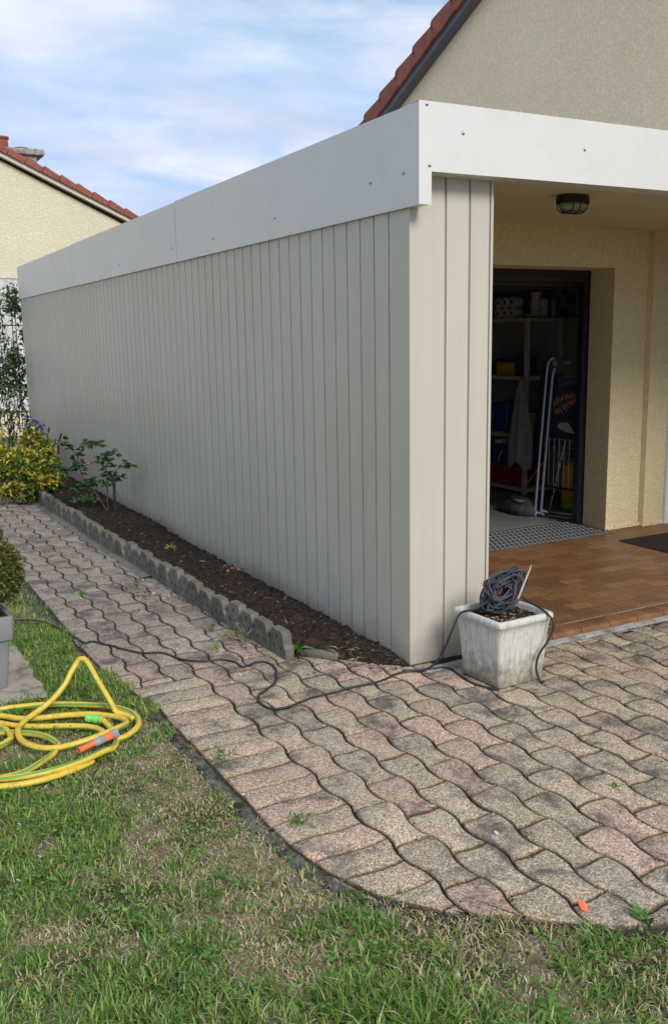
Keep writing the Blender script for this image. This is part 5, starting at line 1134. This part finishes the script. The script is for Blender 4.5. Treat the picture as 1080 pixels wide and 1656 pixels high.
b = MB(); b.box((3.54, 3.63, 1.156), (3.75, 3.88, 1.27), ch=0.004); b.box((3.535, 3.64, 1.2705), (3.755, 3.87, 1.28)); tag(b.build('storage_box', 'yellowp'), 'low orange-yellow box on the middle garage shelf', 'box')
for i, (y, h, m, l) in enumerate(((3.60, 0.20, 'cloth_d', 'dark power tool case standing right of the orange box'), (3.98, 0.14, 'blackm', 'small black case left of the orange box'))):
    b = MB(); b.box((3.55, y-0.09, 1.156), (3.74, y+0.02, 1.156+h), ch=0.012); b.box((3.60, y-0.06, 1.157+h), (3.68, y-0.01, 1.175+h), ch=0.004); tag(b.build('tool_case', m), l, 'tool case')
b = MB(); loft(b, [sqring(0.10, 0, cr=0.03), sqring(0.12, 0.28, cr=0.03), sqring(0.125, 0.285, cr=0.03)]); b.lathe([(0.04, 0.286), (0.04, 0.31)], (0, 0, 0), 12); o = b.build('blue_canister', 'bluep', smooth=True, angle=40, loc=(3.64, 3.80, 0.601)); tag(o, 'blue plastic canister on the lower middle garage shelf', 'canister')
b = MB(); b.box((3.52, 3.45, 0.601), (3.72, 3.60, 0.80), ch=0.004); b.box((3.515, 3.51, 0.603), (3.519, 3.54, 0.80)); tag(b.build('carton', 'wood'), 'small pale carton beside the blue canister in the garage', 'box')
b = MB(); b.box((3.50, 3.43, 0.30), (3.80, 4.05, 0.47), ch=0.01); b.box((3.49, 3.42, 0.4705), (3.81, 4.06, 0.485), ch=0.004); b.tube(cat([(3.494, 3.70, 0.42), (3.475, 3.72, 0.38), (3.475, 3.74, 0.32), (3.494, 3.75, 0.31)], 4), 0.006, 6, mi=1); tag(b.build('storage_box', ['bluep', 'whitep']), 'dark blue box stacked on the red crate, bottom garage shelf', 'box')
b = MB(); b.box((3.49, 3.44, 0.086), (3.80, 4.02, 0.292), ch=0.008); b.box((3.478, 3.50, 0.11), (3.4895, 3.96, 0.125)); b.box((3.478, 3.50, 0.21), (3.4895, 3.96, 0.225))
for k in range(9): b.box((3.478, 3.50+k*0.055, 0.1255), (3.4895, 3.515+k*0.055, 0.2095))
tag(b.build('crate', 'redp'), 'red plastic crate on the lowest garage shelf', 'crate')
for i, (y, l) in enumerate(((3.62, 'right white shoe on the blue box in the garage'), (3.80, 'left white shoe on the blue box in the garage'))):
    b = MB(); b.add([(3.50, y-0.04, 0.486), (3.50, y+0.04, 0.486), (3.75, y+0.045, 0.486), (3.75, y-0.045, 0.486), (3.50, y-0.03, 0.52), (3.50, y+0.03, 0.52), (3.72, y+0.035, 0.58), (3.72, y-0.035, 0.58), (3.60, y-0.035, 0.54), (3.60, y+0.035, 0.54)], [(0, 1, 2, 3), (0, 4, 5, 1), (2, 6, 7, 3), (4, 8, 9, 5), (8, 7, 6, 9), (0, 3, 7, 8, 4), (1, 5, 9, 6, 2)]); tag(b.build('shoe', 'whitep'), l, 'shoe')
# coats
def coat(name, loc, w, h, m, label, seedv):
    b = MB(); nu, nv = 26, 22; V = []
    for j in range(nv+1):
        t = j/nv; ww = w*(0.18+0.82*min(1, (t*1.6)**0.7))
        for i in range(nu+1):
            a = 2*math.pi*i/nu; rad_ = 1+0.28*math.sin(5*a+seedv+2*t)*min(1, t*1.5)+0.12*math.sin(9*a+seedv*2)
            V.append((math.cos(a)*ww*0.22*rad_, math.sin(a)*ww*0.5*rad_, -h*t*(1+0.05*math.sin(3*a+seedv))))
    b.add(V, [(j*(nu+1)+i, j*(nu+1)+i+1, (j+1)*(nu+1)+i+1, (j+1)*(nu+1)+i) for j in range(nv) for i in range(nu)])
    r_ = empty(name, loc); tag(r_, label, 'coat'); b.build('cloth', m, r_, smooth=True); c = MB(); c.tube(cat([(0, 0, 0), (0.01, 0, 0.04), (0.04, 0, 0.05)], 4), 0.004, 5); c.build('hook', 'blackm', r_)
coat('hanging_coat', (3.42, 3.36, 1.12), 0.26, 0.80, 'cloth', 'long grey work coat hanging from the end of the shelving', 1.0)
coat('hanging_coat', (3.50, 3.12, 1.30), 0.17, 0.75, 'cloth_d', 'dark brownish coat hanging right of the grey one', 2.3)
# tools on the wall
def pole(name, a, b_, r0, m, label, cat_, head=None):
    x = MB(); x.tube([a, b_], r0, 7); root = empty(name, a); tag(root, label, cat_); P0(x.build('handle', m, root, smooth=True), root)
    if head: h_ = MB(); head(h_); P0(h_.build('head', 'blackm', root), root)
pole('fishing_rod', (3.80, 3.467, 1.448), (3.82, 3.234, 1.90), 0.006, 'silver', 'thin pale rod slanting across the dark garage wall', 'rod', lambda h: h.lathe([(0.02, 0), (0.02, 0.05), (0.01, 0.06)], (3.82, 3.234, 1.90), 10))
pole('push_broom', (3.88, 3.12, 1.55), (3.88, 3.13, 2.0), 0.009, 'silver', 'broom hung head up on the garage wall under a pale strip', 'broom', lambda h: h.box((3.84, 3.05, 1.99), (3.92, 3.21, 2.02)))
for (y, z0, z1, l, m) in ((3.30, 1.45, 1.70, 'leftmost short tool handle hanging on the garage wall', 'greyp'), (3.22, 1.40, 1.82, 'middle tool handle on the garage wall, thicker than the left one', 'greyp')):
    pole('hand_tool', (3.88, y, z0), (3.88, y, z1), 0.008, m, l, 'tool', lambda h, y=y, z1=z1: h.box((3.85, y-0.03, z1), (3.91, y+0.03, z1+0.08), ch=0.01))
b = MB(); b.box((3.85, 3.06, 2.021), (3.90, 3.20, 2.045), ch=0.004); b.tube([(3.87, 3.07, 2.03), (3.87, 3.19, 2.03)], 0.004, 6); tag(b.build('wall_bracket', 'silver'), 'short pale metal bracket above the hung broom in the garage', 'bracket')
b = MB(); b.box((-0.012, -0.035, -0.05), (0.0, 0.035, 0.05), ch=0.003); b.box((-0.0145, -0.015, -0.02), (-0.0122, 0.015, 0.02), ch=0.001); o = b.build('light_switch', 'greyp', loc=(3.975, 2.80, 1.90)); tag(o, 'small grey switch box on the right garage wall', 'switch')
# folding drying rack with silver tubes
fr = empty('folded_lounger', (2.97, 2.4, 0.019)); tag(fr, 'folded garden lounger with pale silver tubes standing inside the doorway', 'lounger')
b = MB(); b.tube(cat([(2.975, 2.40, 1.352), (2.955, 2.42, 1.34), (2.94, 2.44, 1.29), (2.925, 2.45, 1.05), (2.88, 2.48, 0.10), (2.885, 2.47, 0.06), (2.93, 2.42, 0.035)], 6), 0.011, 8); fr1 = P0(b.build('side_tube', 'silver', fr, smooth=True), fr)
b = MB(); b.tube(cat([(2.975, 2.39, 1.27), (2.965, 2.40, 1.22), (2.955, 2.41, 1.05), (2.91, 2.44, 0.12), (2.92, 2.43, 0.075), (2.95, 2.40, 0.06)], 6), 0.012, 8); P0(b.build('side_tube', 'silver', fr, smooth=True), fr)
b = MB(); b.tube([(2.945, 2.41, 0.035), (3.035, 2.12, 0.035)], 0.009, 8); b.tube([(2.965, 2.40, 0.065), (3.035, 2.15, 0.065)], 0.009, 8); P0(b.build('foot_tube', 'silver', fr, smooth=True), fr)
bs = empty('boxed_parasol_card', (3.03, 2.3, 0.019)); tag(bs, 'navy fabric panel printed with palm leaves under a grey printed header', 'fabric panel')
def pl(y, z, off=0.0): # panel plane, tilted in x
    x = 3.02+(2.32-y)*0.05; return (x-off, y, z)
def pbox(b, y0, y1, z0, z1, o0, o1):
    V = [pl(y, z, o) for o in (o0, o1) for y, z in ((y0, z0), (y1, z0), (y1, z1), (y0, z1))]; b.add(V, [(0, 1, 2, 3), (7, 6, 5, 4), (0, 4, 5, 1), (1, 5, 6, 2), (2, 6, 7, 3), (3, 7, 4, 0)])
b = MB(); pbox(b, 2.10, 2.50, 0.69, 1.225, 0, 0.012); pn_ = P0(b.build('fabric', 'navy', bs), bs)
b = MB(); pbox(b, 2.10, 2.51, 1.2255, 1.352, -0.002, 0.014); P0(b.build('header', 'label', bs), bs)
b = MB(); pbox(b, 2.40, 2.445, 1.285, 1.325, 0.0145, 0.0155); P0(b.build('logo_square', 'print_l', bs), bs)
def txt(body, size, loc, m, name, par):
    cu = bpy.data.curves.new('t', 'FONT'); cu.body = body; cu.size = size; cu.extrude = 0.0005; cu.align_x = 'LEFT'; o = bpy.data.objects.new('t', cu); COL.objects.link(o)
    bpy.context.view_layer.update(); me = bpy.data.meshes.new_from_object(o.evaluated_get(bpy.context.evaluated_depsgraph_get())); bpy.data.objects.remove(o)
    # text in the YZ plane, read from -x: +u runs toward -y
    for v in me.vertices: u, w, t = v.co; v.co = Vector((loc[0]-t, loc[1]-u, loc[2]+w))
    me.name = name; q = link(name, me, m, par); q.location = -Vector(par.location); return q
txt('Tropik', 0.036, (3.008-0.002, 2.345, 1.305), 'print_l', 'lettering', bs)
def frond(b, y0, z0, y1, z1, n, L_, w):
    # feather leaf: leaflets either side of a gently curved rib
    for k in range(n):
        t = k/(n-1); y = y0+(y1-y0)*t; z = z0+(z1-z0)*t+0.02*math.sin(math.pi*t); base_ = math.atan2(z1-z0, y1-y0)
        for sg in (1, -1):
            a = base_+sg*(1.25-0.75*t)+random.uniform(-0.08, 0.08); l = L_*(0.45+0.55*math.sin(math.pi*min(1, t*0.8+0.2)))*random.uniform(0.85, 1.1); c0, s0 = math.cos(a), math.sin(a); o_ = 0.0133+k*1e-4+(5e-5 if sg > 0 else 0)
            b.add([pl(y, z, o_), pl(y+c0*l*0.45-s0*w, z+s0*l*0.45+c0*w, o_), pl(y+c0*l, z+s0*l, o_), pl(y+c0*l*0.45+s0*w, z+s0*l*0.45-c0*w, o_)], [(0, 1, 2, 3)])
def fan(b, y, z, n, L_, a0, a1, w):
    for k in range(n):
        a = a0+(a1-a0)*k/(n-1); l = L_*(0.7+0.3*math.sin(math.pi*k/(n-1)))*random.uniform(0.85, 1.1); c0, s0 = math.cos(a), math.sin(a)
        st_ = 0.02; V = [pl(y+c0*st_, z+s0*st_, 0.0135), pl(y+c0*l*0.5-s0*w, z+s0*l*0.5+c0*w, 0.0140+k*1e-4), pl(y+c0*l, z+s0*l, 0.0135), pl(y+c0*l*0.5+s0*w, z+s0*l*0.5-c0*w, 0.0140+k*1e-4)]; b.add(V, [(0, 1, 2, 3)])
b = MB(); frond(b, 2.37, 1.15, 2.16, 1.17, 10, 0.075, 0.007); P0(b.build('palm_print', 'print_b', bs), bs)
b = MB(); frond(b, 2.42, 0.93, 2.17, 1.03, 12, 0.10, 0.008); P0(b.build('palm_print', 'print_r', bs), bs)
b = MB(); V = [pl(y, z, 0.0135) for y, z in ((2.38, 0.79), (2.35, 0.82), (2.26, 0.83), (2.19, 0.76), (2.15, 0.74), (2.25, 0.745), (2.35, 0.77))]; b.add(V, [tuple(range(7))]); P0(b.build('leaf_print', 'print_l', bs), bs)
gr = empty('wire_basket_panel', (3.03, 2.3, 0.019)); tag(gr, 'wire grid panel in a black frame at the foot of the navy fabric', 'wire panel')
b = MB()
for k in range(7): y = 2.13+k*0.058; b.tube([pl(y, 0.28), pl(y, 0.685)], 0.0028, 5)
for z in (0.45, 0.53, 0.61, 0.68): b.tube([pl(2.11, z), pl(2.50, z)], 0.0028, 5)
P0(b.build('grid', 'silver', gr), gr)
b = MB(); b.tube([pl(2.10, 0.05), pl(2.10, 1.355)], 0.010, 6); b.tube([pl(2.10, 0.27), pl(2.50, 0.27)], 0.010, 6); b.tube([pl(2.10, 0.012), pl(2.52, 0.012)], 0.012, 6); b.tube([pl(2.515, 0.012), pl(2.515, 1.355)], 0.005, 6); P0(b.build('frame', 'blackm', gr), gr)
pole('walking_pole', (3.10, 2.56, 0.019), (3.12, 2.40, 0.66), 0.009, 'whitep', 'white pole with dark bands leaning behind the wire grid', 'pole', lambda h: [h.lathe([(0.011, 0), (0.011, 0.03)], (3.10+0.02*t, 2.56-0.16*t, 0.019+0.64*t), 8) for t in (0.25, 0.42, 0.7)])
sp = empty('garden_sprayer', (3.40, 2.62, 0.019)); tag(sp, 'yellow pressure sprayer with a green base behind the wire grid', 'sprayer')
b = MB(); b.lathe([(0.075, 0.045), (0.085, 0.06), (0.085, 0.36), (0.075, 0.40), (0.04, 0.42)], (0, 0, 0), 20); b.build('tank', 'yellowp', sp, smooth=True, angle=50)
b = MB(); b.lathe([(0.08, 0.0), (0.088, 0.01), (0.088, 0.043), (0.07, 0.046)], (0, 0, 0), 20); b.build('base', 'greenp', sp, smooth=True, angle=40)
b = MB(); b.tube([(0, 0, 0.42), (0, 0, 0.52)], 0.012, 8); b.tube([(-0.05, 0, 0.52), (0.05, 0, 0.52)], 0.012, 8); b.lathe([(0.0865, 0.17), (0.0865, 0.19)], (0, 0, 0), 20); b.build('pump', 'blackm', sp, smooth=True, angle=40)
bg_ = empty('holdall', (2.86, 2.68, 0.019)); tag(bg_, 'black soft bag slumped on the garage floor in front of the shelving', 'bag')
b = MB(); R0 = []
for z, k in ((0, 0.9), (0.03, 1.05), (0.07, 1.0), (0.10, 0.8), (0.125, 0.45)): R0.append([Vector((p.x*k*(1+0.08*math.sin(9*p.y/0.1)), p.y*k, z*(1+0.2*math.sin(25*p.x)))) for p in oval(0.10, 0.20, 0, 32)])
loft(b, R0); b.build('body', 'cloth_d', bg_, smooth=True)
b = MB(); b.tube(cat([(-0.05, -0.1, 0.10), (-0.09, -0.03, 0.13), (-0.06, 0.06, 0.12)], 5), 0.008, 6); b.build('strap', 'blackm', bg_); b = MB(); b.box((-0.06, -0.09, 0.118), (0.0, 0.0, 0.124), ch=0.002); b.build('patch', 'greyp', bg_)

# ------------------------------------------------------------------ lawn
KA = np.array([(p.x, p.y) for p in KS])
def lawn_side(X, Y):
    """signed distance to the kerb line: negative = lawn side"""
    P = np.stack([X, Y], 1); best = np.full(len(P), 1e9); sg = np.zeros(len(P))
    for a, b in zip(KA[:-1], KA[1:]):
        d_ = b-a; L2 = (d_**2).sum(); t = np.clip(((P-a)@d_)/L2, 0, 1); q = a+t[:, None]*d_; v = P-q; ds = np.hypot(v[:, 0], v[:, 1]); m = ds < best
        cr = d_[0]*(P[:, 1]-a[1])-d_[1]*(P[:, 0]-a[0]); best[m] = ds[m]; sg[m] = np.sign(cr)[m]
    return best*sg
def fbm(X, Y, s_, seed=0.0, oct_=3):
    out = np.zeros(len(X)); a = 1.0
    # cheap lattice noise evaluated on a grid and interpolated
    rg = np.random.default_rng(int(seed*100)+5)
    for o_ in range(oct_):
        G = rg.random((256, 256)); u = (X+20)*s_*2**o_; v = (Y+20)*s_*2**o_; i = np.floor(u).astype(int); j = np.floor(v).astype(int); fu = u-i; fv = v-j; fu = fu*fu*(3-2*fu); fv = fv*fv*(3-2*fv)
        g00 = G[i % 256, j % 256]; g10 = G[(i+1) % 256, j % 256]; g01 = G[i % 256, (j+1) % 256]; g11 = G[(i+1) % 256, (j+1) % 256]
        out += a*((g00*(1-fu)+g10*fu)*(1-fv)+(g01*(1-fu)+g11*fu)*fv); a *= 0.5
    return out/(2-2.0**(1-oct_))
def dryness(X, Y):
    """0 lush, 1 bare: worn patches in the middle and along the kerb as in the photo"""
    d_ = fbm(X, Y, 3.2, 1)*0.9+fbm(X, Y, 13, 2)*0.8-0.72
    d_ += 0.38*np.exp(-((X+1.42)/0.24)**2-((Y+0.62)/0.50)**2)+0.25*np.exp(-((X+0.98)/0.22)**2-((Y+1.85)/0.16)**2)
    d_ += 0.22*np.exp(-((X+0.25)/0.3)**2-((Y+2.20)/0.10)**2)
    d_ -= 0.30*np.exp(-((X+1.95)/0.30)**2-((Y+0.75)/0.6)**2)+0.35*(Y > 0.35)
    d_ -= 0.30*np.clip((-1.35-Y)/0.5, 0, 1)*(X < -1.05)
    return np.clip(d_*3.6+0.06, 0, 1)
def region(n, x0, x1, y0, y1): return RNG.uniform(x0, x1, n), RNG.uniform(y0, y1, n)
Xs = []; Ys = []; Hs = []
for n, bx_, hs_ in ((150000, (-2.7, -0.45, -2.75, -0.2), 1.0), (70000, (-2.6, -1.2, -0.2, 1.6), 1.0), (26000, (-0.45, 1.2, -2.95, -2.1), 1.0), (26000, (-3.6, -1.2, 1.6, 4.5), 1.3), (24000, (-8, -2.6, -3, 9), 1.6), (12000, (-3.5, -1.2, 4.5, 9), 1.6)):
    x, y = region(n, *bx_); Xs.append(x); Ys.append(y); Hs.append(np.full(n, hs_))
X = np.concatenate(Xs); Y = np.concatenate(Ys); H = np.concatenate(Hs)
sdist = lawn_side(X, Y); edge = -0.022+0.026*(Y > 0.15)+0.045*np.clip((X+1.16)/0.12, 0, 1)*(Y < -1.3)+0.085*(fbm(X, Y, 9, 4)-0.5)*2
keep = (sdist < edge) & ~((X > -2.15) & (X < -1.612+0.04*(fbm(X, Y, 25, 8)-0.5)) & (Y > 0.525+0.04*(fbm(X, Y, 25, 7)-0.5)) & (Y < 1.38))
dr = dryness(X, Y); keep &= (RNG.random(len(X)) > dr*0.30)
clump = fbm(X, Y, 22, 3); keep &= (RNG.random(len(X)) < np.clip(0.25+1.2*clump, 0.2, 1))
X, Y, H, dr, clump, sdist = X[keep], Y[keep], H[keep], dr[keep], clump[keep], sdist[keep]; n = len(X)
straw = RNG.random(n) < (0.12+0.75*dr)
tall = fbm(X, Y, 8, 6)
ln = (0.014+0.038*np.clip(tall*1.9-0.65, 0, 1)+0.018*RNG.random(n))*H*(1-0.45*dr)*(1+0.45*np.clip((-1.35-Y)/0.5, 0, 1)); ln[straw] *= (0.85-0.25*dr[straw])*RNG.uniform(0.6, 1.7, straw.sum())
az_ = RNG.uniform(0, 2*np.pi, n); lean = np.clip(RNG.normal(0.95, 0.35, n), 0.05, 1.5); lean[straw] = np.clip(RNG.normal(1.25, 0.25, straw.sum()), 0.7, 1.5)
dx_ = np.cos(az_); dy_ = np.sin(az_); w = RNG.uniform(0.0013, 0.0024, n)*(0.8+0.3*H); w[straw] *= 0.8
base = np.stack([X, Y, np.full(n, -0.012)], 1); dir_ = np.stack([dx_, dy_, np.zeros(n)], 1); side = np.stack([-dy_, dx_, np.zeros(n)], 1)
p1 = base+dir_*(ln*np.sin(lean)*0.40)[:, None]+np.array([0, 0, 1.0])*(ln*np.cos(lean*0.7)*0.55)[:, None]
p2 = base+dir_*(ln*np.sin(lean)*0.95)[:, None]+np.array([0, 0, 1.0])*(ln*(np.cos(lean)*0.95+0.06))[:, None]
twist = RNG.normal(size=(n, 1))*0.5; side2 = side+dir_*twist
V = np.stack([base-side*w[:, None], base+side*w[:, None], p1-side2*(w*0.85)[:, None], p1+side2*(w*0.85)[:, None], p2-side2*(w*0.12)[:, None], p2+side2*(w*0.12)[:, None]], 1).reshape(-1, 3)
b6 = (np.arange(n)*6)[:, None]; Q = np.concatenate([b6+np.array([[0, 1, 3, 2]]), b6+np.array([[2, 3, 5, 4]])], 1).reshape(-1, 4)
gc = rcol(n, [(0.17, 0.31, 0.05), (0.25, 0.40, 0.07), (0.09, 0.185, 0.034), (0.42, 0.50, 0.15)], [4, 3.5, 3.0, 1.5], 0.20)
sc_ = rcol(n, [(0.64, 0.54, 0.33), (0.48, 0.39, 0.21), (0.76, 0.68, 0.47), (0.33, 0.22, 0.12)], [3, 3, 2, 1.4], 0.15)
gc[straw] = sc_[straw]
o = np_mesh('grass', V, Q, np.repeat(np.clip(gc, 0, 1), 6, 0), 'grass'); tag(o, 'short patchy green lawn grass mixed with dry straw-coloured blades', 'grass', kind='stuff')
# clover and broad-leaved lawn weeds
x, y = region(8000, -2.4, -0.3, -2.7, 0.3); sdd = lawn_side(x, y); k = (sdd < -0.05) & (fbm(x, y, 5, 9) > 0.50) & (RNG.random(len(x)) > dryness(x, y)*0.6); x, y = x[k], y[k]; n0 = len(x)
rep = 3; C_ = np.repeat(np.stack([x, y, RNG.uniform(0.006, 0.022, n0)], 1), rep, 0); a = np.repeat(RNG.uniform(0, 6.28, n0), rep)+np.tile(np.arange(rep)*2.09, n0)
D_ = np.stack([np.cos(a), np.sin(a), np.full(len(a), 0.30)], 1)
o = leaves('clover', C_, D_, np.repeat(RNG.uniform(0.006, 0.020, n0), rep), np.repeat(RNG.uniform(0.005, 0.012, n0), rep), np.clip(rcol(n0*rep, [(0.12, 0.26, 0.04), (0.18, 0.34, 0.06), (0.24, 0.34, 0.11)], [2, 2, 1]), 0, 1), 'grass', fold=0.1); tag(o, 'clover and small round weed leaves growing through the lawn', 'clover', kind='stuff')
for i, (x0, y0, s0, lb) in enumerate(((-0.98, -2.10, 1.25, 'broad-leaved lawn weed near the bottom of the lawn, right of the middle'), (-1.62, -1.52, 1.0, 'broad-leaved lawn rosette near the lower left of the lawn'), (-1.95, -1.30, 1.0, 'broad-leaved lawn rosette at the left edge of the lawn'), (-1.30, -1.72, 0.9, 'broad-leaved lawn rosette near the bottom left of the photo'), (-1.14, -1.50, 0.8, 'broad-leaved lawn rosette by the curve of the kerb'))):
    n_ = 9; a = np.arange(n_)*2*np.pi/n_+RNG.normal(size=n_)*0.25; C_ = np.zeros((n_, 3)); D_ = np.stack([np.cos(a), np.sin(a), RNG.uniform(0.25, 0.9, n_)], 1)
    o = leaves('lawn_weed', C_, D_, RNG.uniform(0.05, 0.085, n_)*s0, RNG.uniform(0.012, 0.018, n_)*s0, np.clip(rcol(n_, [(0.10, 0.22, 0.04), (0.15, 0.28, 0.05)], [1, 1]), 0, 1), 'grass', fold=0.18, droop=0.5); o.location = (x0, y0, -0.005); tag(o, lb, 'weed')
